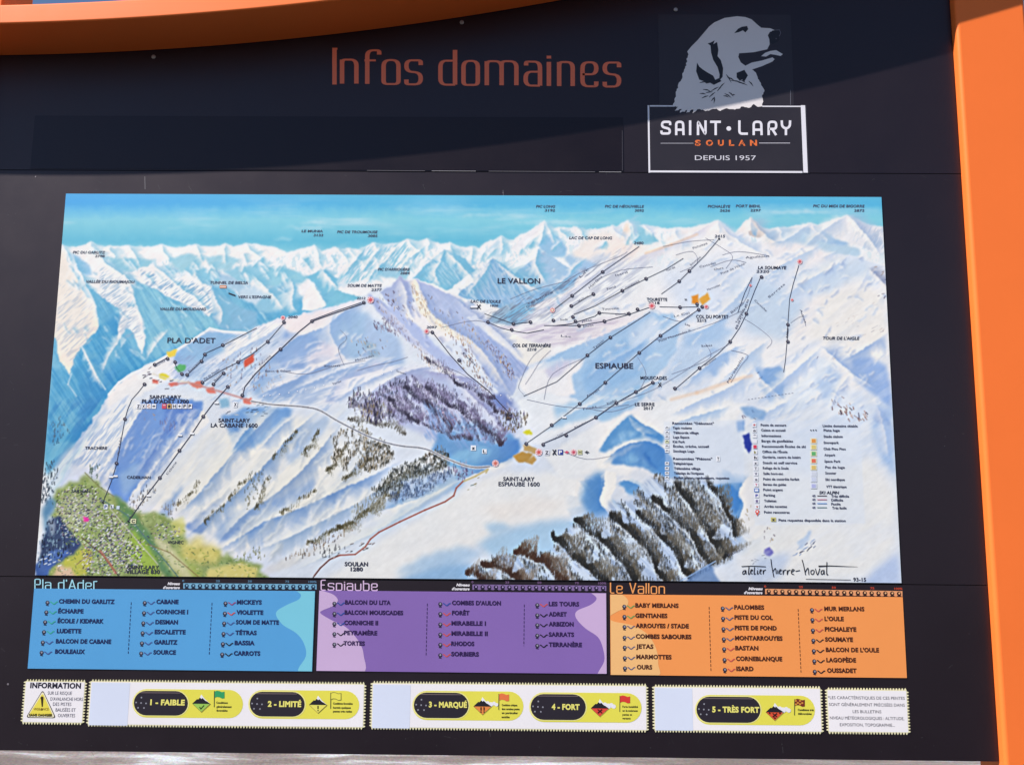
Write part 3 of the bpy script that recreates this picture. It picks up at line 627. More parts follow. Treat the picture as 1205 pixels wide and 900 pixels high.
    P((248,246,246), [(850,430),(884,424),(890,446),(860,460),(838,462),(826,470)], 5, 3, .8)
    P((246,238,232), [(820,470),(860,458),(884,444),(876,440),(840,456),(816,464)], 2, 2)
    P((148,186,232), [(912,448),(920,462),(922,474),(908,474),(898,462)], 4, 3, .8)
    P((240,244,250), [(900,476),(940,446),(968,420),(980,428),(976,450),(960,470),(930,484),(900,494)], 5, 3)
    P((196,214,240), [(960,452),(976,432),(990,440),(986,466),(970,474)], 5, 3, .9)
    P((250,246,244), [(964,400),(1020,396),(1044,410),(1048,440),(1000,430),(980,420)], 5, 3)
    P((164,190,234), [(1000,424),(1022,420),(1042,430),(1048,458),(1050,480),(1030,466),(1010,450)], 5, 3); P((180,204,238), [(1028,480),(1048,478),(1054,560),(1036,540),(1026,500)], 8, 3)
    P((140,170,220), [(1032,480),(1040,484),(1048,500),(1036,498),(1028,494)], 2, 2)
    c.dabs([(976,470),(984,462),(996,470),(1010,476),(1020,486),(1018,496),(1000,494),(986,486)], 160, [(110,80,84),(150,110,100),(70,60,80),(200,170,160)], (2,6), 1.2, 60, 25)
    for q, n in (([(1020,318),(1028,312),(1038,318),(1042,330),(1030,328)], 30), ([(1020,356),(1034,346),(1042,338),(1042,350),(1030,360)], 40), ([(986,384),(1000,372),(1012,370),(1016,380),(998,386)], 40), ([(1010,394),(1024,384),(1036,376),(1044,370),(1042,390),(1020,394)], 50), ([(974,420),(984,418),(994,430),(994,436),(980,428)], 40), ([(950,430),(966,410),(972,412),(962,424)], 20), ([(884,440),(892,436),(900,448),(890,452)], 30)):
        c.dabs(q, n, [(96,80,104),(150,120,110),(70,64,90),(206,180,160)], (1.5,4), 1.1, -35, 30)
    c.streaks([(880,420),(1050,300),(1050,560),(900,500)], -32, 9, 4, (250,250,250), .25, 12, .54, c2=(196,214,240))
    
    # ridge Mouscades - lower right hills
    P((246,246,248), [(640,536),(700,500),(760,476),(800,462),(840,466),(880,476),(860,500),(800,506),(760,520),(740,560),(700,560),(660,560)], 4, 3)
    P((134,180,222), [(704,530),(714,512),(732,494),(744,488),(752,500),(764,508),(782,514),(780,524),(760,522),(740,518),(722,526),(712,532)], 3, 3)
    P((168,206,238), [(716,520),(736,506),(752,508),(744,516),(726,524)], 3, 2, .8)
    P((250,248,246), [(740,490),(752,498),(768,510),(758,512),(746,504)], 1.5, 1.5)
    P((126,172,220), [(716,540),(736,526),(752,520),(772,522),(788,532),(794,552),(788,562),(768,556),(752,550),(738,548),(724,548)], 3, 3)
    P((74,130,200), [(756,530),(774,528),(790,540),(792,556),(776,552),(764,544)], 5, 2); P((150,194,232), [(724,538),(742,532),(752,540),(738,546)], 4, 2)
    P((250,248,246), [(700,540),(716,534),(738,524),(760,520),(740,530),(722,540),(712,552),(704,552)], 2, 2)
    P((120,168,216), [(680,584),(688,566),(700,556),(711,555),(711,570),(706,586),(712,598),(722,610),(706,606),(690,600)], 7, 3, .85)
    P((150,194,232), [(672,580),(684,564),(690,572),(684,590)], 4, 3, .8)
    P((250,248,246), [(708,560),(714,552),(724,556),(726,570),(718,584),(724,600),(740,620),(728,616),(714,602),(707,588)], 1.5, 2)
    P((132,180,226), [(728,568),(744,564),(758,572),(766,584),(752,582),(738,580)], 2.5, 2)
    P((150,190,230), [(718,586),(728,594),(744,612),(760,628),(744,624),(726,606)], 3, 2, .9)
    # deep valley at right
    P((104,158,216), [(760,508),(776,516),(784,540),(800,562),(838,572),(862,568),(874,588),(868,604),(862,618),(856,604),(840,580),(800,568),(780,560),(760,530)], 3, 3)
    P((84,140,208), [(856,568),(868,576),(872,590),(866,606),(858,596)], 3, 2)
    P((236,236,240), [(876,560),(900,560),(900,620),(884,640),(866,620),(862,612),(870,604),(875,590),(870,576)], 3, 2)
    P((140,176,228), [(862,618),(880,626),(890,636),(872,636),(862,632)], 4, 2)
    # plain
    P((247,246,246), [(440,640),(500,606),(540,582),(560,566),(600,556),(640,556),(690,560),(684,590),(690,604),(650,612),(600,622),(560,640),(520,660),(470,684),(380,684)], 8, 4)
    P((186,214,238), [(560,640),(590,624),(640,614),(680,612),(720,622),(740,640),(700,660),(640,664),(600,664)], 9, 4)
    P((186,214,238), [(570,616),(594,612),(600,622),(580,630)], 6, 3, .8)
    P((140,184,226), [(490,668),(530,656),(556,664),(570,694),(464,694),(474,680)], 12, 4, .75); P((186,212,238), [(460,676),(500,654),(540,642),(570,650),(540,664)], 8, 3, .8)
    P((246,240,236), [(560,600),(620,584),(670,590),(640,604),(590,612)], 10, 3, .8)
    def SWR():
        # ---- crests and folds of the near terrain (shade falls to the lower right)
        for q, ws, wl, sh_, lt_, sp_ in (
            ([(330,476),(302,504),(268,540),(236,578),(208,606)], 16, 24, (150,176,212), (244,242,236), 8), ([(374,484),(342,512),(314,544),(280,578),(246,608),(218,632)], 20, 18, (132,164,208), (246,244,238), 7),
            ([(402,498),(382,522),(356,552),(322,582),(288,604),(258,636)], 22, 18, (144,170,208), (244,243,238), 7), ([(440,514),(424,540),(398,572),(370,592)], 14, 12, (170,184,204), (240,240,236), 5),
            ([(468,544),(436,560),(400,576),(352,598),(310,614),(276,636),(250,650)], 24, 14, (130,164,212), (246,246,242), 7), ([(524,538),(490,552),(452,572),(420,592),(384,610),(340,632),(300,648)], 22, 14, (160,184,214), (246,246,243), 7),
            ([(556,556),(520,578),(484,600),(440,626),(392,650),(344,672)], 4, 16, (206,216,228), (244,244,240), 8),
            ([(240,478),(218,504),(188,542),(160,584)], 10, 10, (150,176,220), (244,243,244), 5), ([(176,468),(156,498),(138,528),(122,552)], 22, 12, (138,168,220), (242,242,244), 5), ([(210,470),(196,500),(176,536),(156,566)], 14, 6, (128,158,214), (180,198,232), 6),
            ([(300,496),(284,512),(272,532)], 20, 8, (118,164,216), (226,234,242), 7), ([(346,490),(326,506),(306,528)], 16, 8, (160,186,222), (240,242,244), 7),
            ([(436,350),(406,366),(382,384),(352,396),(330,412),(304,438),(286,464)], 24, 12, (160,188,226), (246,243,244), 8), ([(394,368),(388,388),(398,410),(412,428)], 14, 12, (174,198,230), (244,242,246), 7), ([(336,380),(310,396),(276,414),(246,436)], 14, 14, (184,204,232), (248,246,246), 7),
            ([(436,350),(456,364),(478,386),(502,412),(532,438),(560,462),(598,490)], 8, 16, (196,206,236), (226,226,240), 6), ([(404,418),(376,432),(348,446),(320,458),(300,468)], 16, 12, (156,182,222), (246,244,248), 9),
            ([(476,430),(450,440),(420,454),(392,472)], 12, 12, (176,194,228), (248,247,250), 8), ([(446,420),(410,432),(376,446),(342,460)], 12, 10, (166,190,226), (246,246,250), 8), ([(520,430),(490,434),(460,446),(436,462),(416,484)], 14, 10, (176,186,220), (248,246,249), 5),
            ([(560,446),(528,440),(498,436)], 12, 8, (176,178,214), (244,242,248), 5), ([(480,440),(500,456),(520,480),(530,500)], 12, 14, (170,170,206), (236,234,244), 4), ([(540,452),(560,470),(580,492),(590,508)], 10, 10, (160,162,200), (232,232,244), 4),
            ([(490,329),(500,352),(508,370),(530,386),(556,402),(576,424),(594,452),(602,464)], 14, 12, (166,182,218), (248,242,234), 4), ([(470,327),(478,344),(480,364),(488,378)], 12, 12, (172,184,220), (246,244,244), 4), ([(530,346),(556,368),(590,396),(616,424)], 10, 10, (164,180,218), (216,222,240), 4)):
            R(q, ws, wl, sh_, lt_, .85, .75, sp_, .6, .55, int(q[0][0]+q[0][1]), .9, 1.1)
    for q, ws, wl, sh_, lt_, sp_ in (
        # Vallon and Portet snowfields
        ([(752,290),(716,312),(676,340),(640,362),(610,376)], 10, 8, (214,218,234), (246,244,246), 6), ([(845,259),(806,280),(766,296),(728,318)], 14, 10, (224,224,236), (248,246,246), 10), ([(845,259),(858,276),(880,290),(900,300)], 14, 10, (200,214,234), (250,248,247), 7),
        ([(884,256),(892,268),(904,280),(920,288)], 14, 9, (176,196,220), (246,240,236), 4), ([(955,262),(940,272),(924,282),(906,286)], 12, 8, (190,210,232), (248,248,248), 6), ([(997,253),(976,266),(958,280),(944,292)], 16, 10, (196,212,232), (248,247,246), 6), ([(997,253),(1010,266),(1024,282),(1036,300)], 16, 10, (180,198,224), (250,248,246), 5),
        ([(966,288),(942,300),(920,312),(896,330)], 18, 12, (196,214,236), (250,247,246), 8), ([(1000,300),(972,318),(944,334),(920,352)], 18, 12, (200,216,238), (250,248,246), 8), ([(890,320),(872,344),(850,366),(826,382)], 18, 12, (196,214,238), (248,247,248), 9),
        ([(770,364),(740,380),(700,398),(660,414),(630,434)], 26, 8, (182,208,236), (248,246,248), 9), ([(826,362),(800,378),(772,398),(750,418),(724,440)], 18, 8, (186,210,238), (246,246,250), 8), ([(764,396),(742,412),(712,428),(690,446)], 20, 6, (158,192,230), (206,222,242), 8),
        ([(880,404),(850,416),(822,438),(800,454)], 14, 10, (180,204,236), (248,247,248), 8), ([(906,400),(884,414),(866,432),(846,450)], 14, 12, (190,210,236), (248,247,248), 8), ([(860,366),(836,384),(810,394)], 14, 10, (180,206,236), (248,247,248), 8),
        ([(784,440),(756,460),(730,476),(700,488)], 12, 8, (170,202,234), (248,247,248), 8), ([(720,462),(696,476),(664,490),(640,508)], 12, 8, (184,212,238), (248,247,248), 8), ([(888,432),(870,448),(846,462),(816,474),(790,488)], 16, 10, (186,206,236), (250,248,247), 7),
        ([(888,432),(896,446),(908,458),(922,470)], 22, 10, (148,182,226), (248,246,246), 5), ([(966,408),(940,432),(914,454),(890,474)], 16, 12, (186,206,236), (250,248,246), 7), ([(966,408),(984,424),(1004,440),(1030,456)], 20, 8, (164,188,228), (248,246,246), 6),
        ([(1022,316),(1010,340),(988,362),(960,384)], 12, 18, (214,220,236), (250,247,245), 7), ([(1022,316),(1032,326),(1044,338)], 14, 6, (150,160,190), (240,236,236), 4), ([(1042,344),(1022,366),(996,386),(972,404)], 14, 14, (196,206,226), (250,247,245), 6), ([(1044,392),(1016,410),(992,424)], 18, 10, (158,184,226), (250,248,246), 6),
        ([(1000,440),(984,462),(976,484)], 14, 10, (206,216,236), (250,248,246), 6), ([(1030,470),(1040,500),(1046,540)], 12, 14, (190,208,238), (236,238,246), 6), ([(930,470),(900,486),(880,500)], 12, 10, (190,208,236), (250,248,246), 6), ([(860,478),(830,486),(800,496),(776,512)], 14, 10, (176,202,234), (250,249,248), 8),
        # Mouscades hills
        ([(784,516),(768,504),(752,496),(744,487)], 26, 6, (106,160,214), (250,249,248), 6), ([(744,487),(732,496),(718,510),(704,530)], 24, 8, (120,170,218), (250,249,248), 6), ([(796,548),(780,526),(762,519),(744,521),(728,528),(712,542)], 30, 8, (100,152,212), (250,249,248), 8),
        ([(724,612),(713,600),(706,588),(711,572),(712,556)], 38, 10, (100,152,210), (250,249,248), 9), ([(768,586),(752,571),(736,565),(726,568)], 18, 6, (116,166,218), (250,249,248), 6), ([(764,628),(746,606),(728,588)], 12, 8, (140,180,224), (246,247,250), 5),
        ([(864,622),(875,596),(869,580),(880,560)], 40, 10, (104,156,212), (246,246,246), 9), ([(440,604),(500,584),(540,566),(580,549),(604,537),(619,519)], 30, 8, (118,164,214), (246,245,242), 9),
        ([(896,630),(880,636),(862,616)], 20, 6, (150,182,224), (246,246,246), 6)):
        R(q, ws, wl, sh_, lt_, .85, .75, sp_, .6, .55, int(q[0][0]+q[0][1]), .9, 1.1)
    rz = np.random.RandomState(77)
    def folds(poly, n, ang, l0, l1, sh_, lt_, w0=2.5, w1=6, jit=14, al=.6):
        for x, y in c.inside(poly, n):
            X = x/CS+CX0; Y = y/CS+CY0; t = math.radians(ang+rz.uniform(-jit, jit)); l = rz.uniform(l0, l1); bx = rz.uniform(-.18, .18)*l
            c.ridge([(X, Y), (X+math.cos(t)*l*.5+math.sin(t)*bx, Y+math.sin(t)*l*.5-math.cos(t)*bx), (X+math.cos(t)*l, Y+math.sin(t)*l)], rz.uniform(w0, w1), rz.uniform(w0, w1)*.8, sh_, lt_, al, al, rz.uniform(2, 4), .8, .5, rz.randint(999), .8, .7)
    c.folds = folds
    P((242,240,238), [(880,540),(960,560),(1020,540),(1052,570),(1056,640),(1020,676),(940,690),(890,690),(870,660),(872,620),(890,600)], 12, 5, .85)
    P((246,242,238), [(968,350),(1020,338),(1040,352),(1044,396),(1000,406),(950,396)], 8, 5, .8)
    folds([(640,400),(760,300),(860,270),(1040,300),(1044,480),(860,480),(700,470)], 120, 145, 8, 24, (196,212,236), (252,250,249), 2.5, 6, 22, .55)
    folds([(640,400),(760,300),(860,270),(1040,300),(1044,480),(860,480),(700,470)], 50, 40, 6, 16, (178,198,228), (252,250,249), 2, 5, 18, .5)
    folds([(950,300),(1040,300),(1044,480),(930,470)], 50, 135, 6, 18, (170,186,218), (252,248,245), 2, 5, 20, .6)
    folds([(600,300),(760,270),(800,300),(620,370)], 40, 140, 5, 16, (190,204,226), (248,246,246), 2, 4, 15, .5)
    folds([(70,310),(330,320),(430,340),(300,390),(160,420),(70,420)], 110, 50, 6, 20, (132,186,216), (236,244,248), 2, 5, 22, .5)
    folds([(480,300),(640,300),(660,360),(560,370)], 50, 55, 6, 18, (136,182,216), (226,238,246), 2, 4, 18, .5)
    folds([(440,345),(490,332),(610,440),(600,470),(500,420)], 110, 58, 6, 18, (150,162,202), (244,242,246), 2, 5, 14, .55)
    # forest at the bottom right
    FOR = [(552,690),(564,664),(590,656),(620,650),(646,652),(668,624),(684,614),(700,626),(716,608),(716,590),(740,592),(752,576),(768,560),(796,564),(832,566),(850,584),(860,606),(864,622),(868,640),(858,660),(824,676),(800,690)]
    CF = [(66,66,66),(80,76,68),(62,66,72)]; CM = [(108,102,92),(100,100,98),(118,108,94)]; CL = [(136,128,112),(150,144,134),(124,124,124)]
    P((186,204,230), FOR, 8, 5, .7)
    P((206,220,242), [(650,634),(676,618),(720,600),(770,580),(826,562),(850,580),(800,600),(740,620),(690,650)], 8, 5, .6)
    c.streaks(FOR, 47, 4, 7, (222,231,244), .6, 4, .52, c2=(140,160,196))
    c.forest(FOR, 15000, 47, 6, 7, .46, CF, CM+CL, (150,152,154), (214,225,242), h=(2.4,5), seed=8, bamt=.4, a=(.2,.5), wd=.5)
    BRN = [(96,74,60),(84,66,58)]; BRM = [(128,110,96),(116,104,96)]; BRL = [(166,154,144),(152,146,142)]
    SNW = (218,228,244)
    for q, w_, n_, pal in (([(829,566),(850,592),(864,634)], 15, 1700, 0), ([(791,570),(825,616),(850,660)], 27, 4200, 0), ([(768,586),(806,626),(836,668)], 21, 3600, 0), ([(750,604),(783,641),(812,682)], 19, 3400, 0), ([(718,606),(753,641),(783,688)], 20, 3600, 0),
                     ([(676,614),(711,641),(748,688)], 24, 4200, 0), ([(648,632),(676,657),(712,690)], 22, 3800, 0), ([(606,650),(636,664),(666,692)], 24, 3200, 1), ([(566,664),(596,676),(618,694)], 22, 2600, 1), ([(548,676),(566,684),(580,696)], 18, 1200, 1)):
        c.band(q, w_, n_, BRN if pal else CF, BRM if pal else CM, BRL if pal else CL, SNW, h=(2.4,5.2), a=(.16,.44), base=(160,146,136) if pal else (150,154,160), ba=.22)
    c.line((176,200,234), [(800,684),(814,676),(842,660)], 1.5, .8); P((120,150,196), [(800,690),(812,676),(836,664),(850,690)], 3, 2, .8)
    # ============ south-west: the slopes from La Cabane down to Soulan
    P((247,244,240), [(250,500),(300,500),(350,492),(390,500),(420,540),(400,570),(360,600),(300,640),(270,664),(330,672),(260,664),(190,606),(150,608),(160,590),(200,552)], 8, 4)
    P((132,168,224), [(166,472),(200,468),(238,472),(240,484),(228,500),(212,520),(196,542),(176,560),(160,576),(148,592),(132,586),(126,572),(134,552),(142,528),(152,506),(158,488)], 3, 3)
    P((112,146,214), [(196,476),(234,474),(226,496),(206,514),(190,508)], 5, 3, .8); P((168,196,232), [(140,560),(158,546),(176,548),(160,570),(146,586)], 5, 3, .8)
    P((238,240,246), [(104,505),(120,490),(134,474),(152,466),(166,472),(160,490),(150,510),(138,528),(128,544),(116,552),(100,556),(84,552),(78,545),(92,530)], 3, 3)
    P((226,230,240), [(80,542),(100,536),(124,540),(136,552),(128,570),(110,572),(92,566)], 3, 3); P((210,216,226), [(104,560),(118,554),(130,566),(120,582),(108,574)], 3, 2)
    c.streaks([(80,545),(110,500),(150,466),(170,480),(150,520),(130,560)], -52, 2, 6, (168,190,222), .5, 4, .52, c2=(250,248,244))
    P(SN, [(204,520),(216,504),(228,494),(240,480),(246,496),(230,512),(212,532),(190,552),(170,568),(150,590),(162,570),(184,546)], 1.5, 2, wf=1.5)
    c.streaks([(160,520),(230,476),(210,530),(160,580)], -50, 2, 6, (170,190,228), .5, 4, .52)
    c.dabs([(186,488),(204,484),(206,506),(192,514)], 60, [(120,110,150),(140,126,150)], (3,6), 1.2, 80, 12, (.25, .5)); c.dabs([(166,480),(184,478),(182,492),(170,490)], 30, [(200,160,130),(180,150,150)], (2,4), 1, 60, 20, (.3, .6))
    for q, col, f_ in (([(262,490),(290,480),(336,478),(344,484),(330,506),(308,522),(286,530),(274,520)], (130,172,222), 4), ([(276,500),(300,498),(296,520),(282,524)], (96,146,210), 4),
                  ([(252,626),(278,600),(300,594),(330,584),(356,570),(372,560),(366,580),(330,604),(296,628),(268,636),(256,638)], (160,186,224), 5), ([(256,632),(280,618),(300,612),(290,628),(266,634)], (128,160,212), 4),
                  ([(336,540),(352,516),(368,498),(388,486),(384,504),(362,530),(344,548)], (188,206,230), 5), ([(396,560),(412,536),(430,510),(438,520),(420,548),(404,572)], (214,220,230), 5),
                  ([(296,556),(310,536),(330,520),(324,540),(308,560),(300,578)], (206,212,222), 5), ([(216,622),(232,606),(256,588),(268,580),(252,606),(236,630)], (130,158,206), 3),
                  ([(214,600),(240,580),(262,560),(244,576),(226,594)], (186,200,224), 4), ([(180,612),(196,590),(216,570),(206,592),(196,612)], (160,184,220), 4),
                  ([(470,600),(500,584),(526,572),(546,560),(548,570),(520,584),(490,600),(456,618)], (176,202,232), 4), ([(440,620),(400,640),(340,668),(300,680),(320,664),(380,640)], (226,226,228), 4)):
        P(col, q, f_, 4, .9)
    c.streaks([(150,600),(260,500),(420,480),(430,560),(330,660),(250,660)], -48, 7, 7, (240,240,236), .25, 12, .52, c2=(190,206,230))
    c.streaks([(60,470),(130,470),(90,540),(56,600)], -55, 6, 5, (80,140,196), .35, 6, .54, c2=(150,200,222))
    for x0, y0, x1, y1, wd in ((330,468,258,520,3),(430,494,330,640,5),(404,498,350,560,3),(380,545,262,650,4),(470,570,340,650,4),(300,540,220,600,3),(520,556,400,630,3)): c.line((252,250,246), [(x0,y0),((x0+x1)/2+4,(y0+y1)/2+8),(x1,y1)], wd, .5, 7)
    SWR()
    c.folds([(160,600),(300,500),(440,500),(520,540),(380,640),(240,650)], 80, 128, 14, 44, (196,204,214), (248,246,240), 3, 8, 14, .5)
    c.folds([(240,430),(430,370),(470,430),(400,480),(260,470)], 80, 140, 8, 26, (164,188,224), (250,248,250), 2.5, 6, 20, .55)
    c.folds([(90,520),(160,470),(240,480),(150,600)], 50, 122, 10, 26, (140,166,212), (240,240,244), 2.5, 6, 12, .5)
    P((188,182,196), [(440,470),(466,462),(488,474),(480,486),(450,484)], 4, 3, .7)
    # scattered woods, centre
    OL = [(96,92,74),(110,106,84)]; OM = [(140,134,108),(126,124,110)]; OG = [(164,160,140),(150,152,150)]
    for q, w_, n_ in (([(300,600),(308,580),(316,562)], 7, 260), ([(240,616),(252,604),(264,594)], 6, 200), ([(356,536),(366,522),(376,508)], 8, 300), ([(384,556),(396,542),(410,526)], 8, 420), ([(396,622),(424,606),(452,588),(470,580)], 12, 1500), ([(360,640),(388,628),(416,614)], 6, 500),
                      ([(330,604),(352,590),(372,578)], 6, 260), ([(268,588),(284,572),(296,556)], 5, 200), ([(320,540),(336,524),(350,508)], 6, 240), ([(404,566),(420,552),(440,540)], 7, 400), ([(210,596),(222,582),(236,568)], 5, 160), ([(430,484),(446,478),(462,486)], 6, 300)):
        c.band(q[::-1], w_, n_, OL, OM, OG, None, h=(1.8,3.6), a=(.15,.42), base=(170,166,150), ba=.25)
    BR = [(120,104,84),(92,84,74),(150,130,104),(104,100,100)]; PUR = [(118,108,150),(96,90,120),(146,134,170),(110,104,120),(176,176,206)]
    PD = [(82,78,98),(98,90,116),(72,72,90)]; PM = [(118,110,142),(134,124,156)]; PL2 = [(150,142,176),(168,160,194),(138,130,150)]
    c.forest([(418,474),(450,452),(486,444),(520,454),(552,470),(580,488),(598,510),(588,524),(548,514),(510,504),(468,500),(436,488)], 7000, 60, 5, 4, .46, PD, PM+PL2, (168,166,200), (222,226,244), h=(1.8,3.6), seed=23, bamt=.55, a=(.15,.42), wd=.5)
    for q, w_, n_, br in (([(410,494),(444,502),(478,512)], 11, 900, 1), ([(416,478),(440,487),(464,492)], 15, 1500, 0), ([(456,470),(474,488),(492,502)], 15, 1500, 0), ([(476,456),(504,482),(532,508)], 17, 2400, 0), ([(500,456),(536,484),(574,512),(592,524)], 18, 3200, 0),
                          ([(500,504),(530,514),(556,520)], 10, 1100, 0), ([(500,424),(540,452),(580,474)], 11, 1100, 0), ([(560,468),(584,484),(600,496)], 12, 900, 0)):
        c.band(q, w_, n_, PD if not br else [(84,80,70),(96,90,84)], PM if not br else [(120,114,104)], PL2 if not br else [(150,146,140)], None, h=(1.8,3.6), a=(.12,.34), base=(176,174,208) if not br else (176,174,180), ba=.2)
    for q, n, cols in (
                       
                       ([(414,602),(430,590),(452,580),(460,590),(440,606),(420,612)], 700, [(140,140,130),(160,156,140),(180,180,170)]), ([(330,662),(360,646),(400,628),(420,616),(410,630),(370,650),(340,666)], 500, [(120,100,84),(150,130,110),(110,104,110)]),
                       ([(368,656),(384,646),(404,642),(408,648),(390,656)], 220, [(90,90,96),(120,120,124)]), ([(420,482),(440,472),(462,486),(452,496),(430,490)], 500, PUR+BR),
                       
                       ([(588,490),(604,484),(618,488),(622,500),(604,510),(590,504)], 500, BR+[(150,144,170)]), ([(500,536),(520,528),(526,540),(510,548),(500,546)], 400, BR),
                       ([(526,552),(546,546),(556,556),(544,566),(530,562)], 300, PUR), ([(296,560),(310,556),(304,580),(290,600),(286,590)], 220, [(150,150,130),(120,120,110)]),
                       ([(268,660),(290,652),(300,660),(284,668)], 120, [(140,146,110)]), ([(296,648),(308,644),(312,656),(300,658)], 120, [(150,150,110),(120,120,90)]),
                       ([(50,556),(62,545),(66,560),(60,590),(50,600)], 400, [(90,100,110),(70,84,100)]), ([(58,500),(74,490),(80,510),(64,528)], 200, [(80,120,150),(100,130,150)]),
                       ([(150,590),(170,576),(184,574),(170,592),(156,604)], 300, [(120,130,150),(150,140,130)]), ([(104,552),(120,548),(116,562),(104,560)], 120, [(110,130,130),(90,110,90)]),
                       ([(192,598),(206,590),(214,592),(204,606),(194,608)], 200, [(160,150,130),(130,130,140)]), ([(262,420),(300,412),(330,440),(300,462),(262,452)], 160, [(140,130,150),(180,160,150)])):
        c.trees(q, n, cols, (2.4,5), (.28,.65))
    DB2 = [(74,68,56),(88,80,64),(64,66,60)]; LB2 = [(140,124,98),(160,146,120),(120,114,100)]
    c.forest([(390,522),(402,506),(426,502),(438,514),(426,536),(406,552),(394,544)], 2200, -62, 5, 4, .42, DB2, LB2, (170,158,138), (228,228,226), seed=41, bamt=.35, a=(.2,.5), h=(1.8,3.8))
    c.forest([(420,546),(430,524),(448,516),(466,530),(460,544),(438,553),(424,556)], 2200, -62, 5, 4, .42, DB2, LB2, (166,156,138), (228,228,226), seed=42, bamt=.35, a=(.2,.5), h=(1.8,3.8))
    c.forest([(438,578),(460,556),(488,542),(524,532),(530,546),(504,560),(474,574),(446,586)], 4200, -28, 5, 5, .38, [(60,64,60),(74,74,66),(56,62,70)], [(110,108,94),(96,100,100)], (126,128,122), (214,220,228), seed=43, bamt=.5, a=(.25,.55), h=(1.8,3.8))
    c.forest([(458,584),(484,566),(520,551),(532,556),(524,567),(490,586),(464,592)], 2000, -28, 5, 5, .45, [(84,104,140),(70,84,110)], [(130,146,176),(120,130,150)], (150,170,206), (212,224,242), seed=44, bamt=.5, a=(.25,.55), h=(1.8,3.8))
    c.forest([(398,470),(424,462),(446,470),(464,488),(452,500),(424,492)], 1600, -50, 5, 4, .5, PD, PL2+LB2, (170,168,190), (222,226,240), seed=45, bamt=.5)
    c.streaks([(500,470),(560,500),(590,520),(560,530),(500,516)], 62, 2, 6, (150,180,226), .6, 5, .54)
    c.dabs([(508,468),(530,484),(560,502),(580,516),(572,520),(544,504),(514,484)], 90, [(230,206,226),(214,190,220)], (.8,1.6), .9, 20, 50, (.5, .9))
    # ============ village in the valley
    V1 = [(62,610),(60,590),(68,576),(84,568),(100,560),(116,568),(130,582),(160,600),(200,606),(216,620),(218,640),(250,646),(300,664),(330,690),(40,690),(56,668),(70,650),(74,636)]
    P((164,178,122), V1, 4, 5, wf=4, tex=40); P((186,190,158), [(64,600),(80,580),(110,584),(120,610),(90,626),(70,620)], 6, 3, .7)
    P((196,196,104), [(74,662),(92,648),(106,644),(110,656),(104,672),(92,680),(76,676)], 3, 3); P((226,200,170), [(60,680),(70,664),(84,668),(92,684),(60,690)], 4, 3)
    P((104,146,104), [(134,582),(146,592),(160,604),(176,630),(190,656),(204,678),(198,680),(178,656),(160,632),(146,612)], 4, 3, .75); P((170,196,90), [(156,620),(180,650),(190,678),(170,676),(150,650)], 4, 3, .8)
    P((226,212,132), [(208,640),(230,634),(252,640),(264,652),(252,664),(232,662),(214,656)], 7, 6, .85, wf=4, tex=30); P((232,226,150), [(200,612),(216,608),(218,630),(204,632)], 4, 3, .7)
    P((222,212,140), [(246,668),(280,662),(304,670),(300,686),(240,688)], 4, 4); P((180,190,110), [(196,640),(210,650),(240,672),(236,686),(210,684)], 5, 3, .8)
    P((236,226,200), [(180,632),(200,640),(220,664),(230,684),(214,682),(196,660)], 5, 3, .6)
    P((74,90,124), [(48,640),(56,612),(70,606),(80,620),(96,640),(84,652),(66,664),(46,672)], 3, 3); P((96,124,178), [(42,664),(60,648),(70,646),(84,650),(60,668),(52,684),(42,684)], 3, 2)
    P((120,160,190), [(50,600),(58,586),(66,590),(58,612),(52,630)], 5, 3)
    P((214,224,232), [(56,604),(66,610),(64,626),(58,632)], 3, 3, .5); c.trees([(48,640),(56,612),(72,610),(88,636),(70,660),(46,670)], 500, [(28,36,60),(60,80,110),(150,176,196)], (2,5), (.4,.8))
    for i in range(9): x = 44+c.rs.rand()*26; y = 652+c.rs.rand()*24; c.line((226,236,246), [(x, y), (x+3, y-1.2)], 1.2, .8)
    HC = [(60,58,70),(90,84,96),(236,232,236),(206,200,214),(130,120,140),(246,246,246),(84,100,130),(170,150,150)]
    for q, n in (([(64,586),(84,570),(108,572),(124,590),(120,606),(96,604),(76,604),(64,600)], 800), ([(64,600),(100,598),(140,610),(170,640),(166,662),(130,664),(100,640),(72,630)], 1700), ([(98,640),(130,620),(164,646),(168,668),(130,678),(96,672)], 1500),
                 ([(176,622),(190,612),(208,620),(210,630),(196,636),(178,634)], 300), ([(150,614),(170,626),(190,652),(180,650),(160,634)], 120), ([(60,676),(80,664),(84,676),(70,684)], 60), ([(112,600),(150,606),(166,622),(140,628)], 160)):
        c.dabs(q, n, HC, (.6,1.9), 1.0, -20, 50, (.45, .9))
    c.dabs(V1, 1400, [(120,150,90),(150,170,90),(90,110,80),(226,220,180)], (1,3), 1.0, 30, 60, (.3, .7))
    for q, col, wd in (([(120,588),(150,606),(174,636),(198,664),(214,684)], (110,140,130), 1.4), ([(126,594),(160,634),(186,664)], (206,206,190), 1), ([(96,632),(120,652),(142,680)], (110,96,80), 1.3), ([(174,640),(200,650),(226,672),(240,684)], (150,130,90), 1), ([(100,556),(116,572),(134,584)], (150,150,110), 1.2), ([(98,640),(108,650),(90,664)], (160,140,110), 1)): c.line(col, q, wd, .8)
    P((232,90,170), [(98,608),(104,608),(104,614),(98,614)], 1, .5)
    c.line((190,130,110), [(118,648),(130,664),(136,674)], 2.6, .7, 1.5)
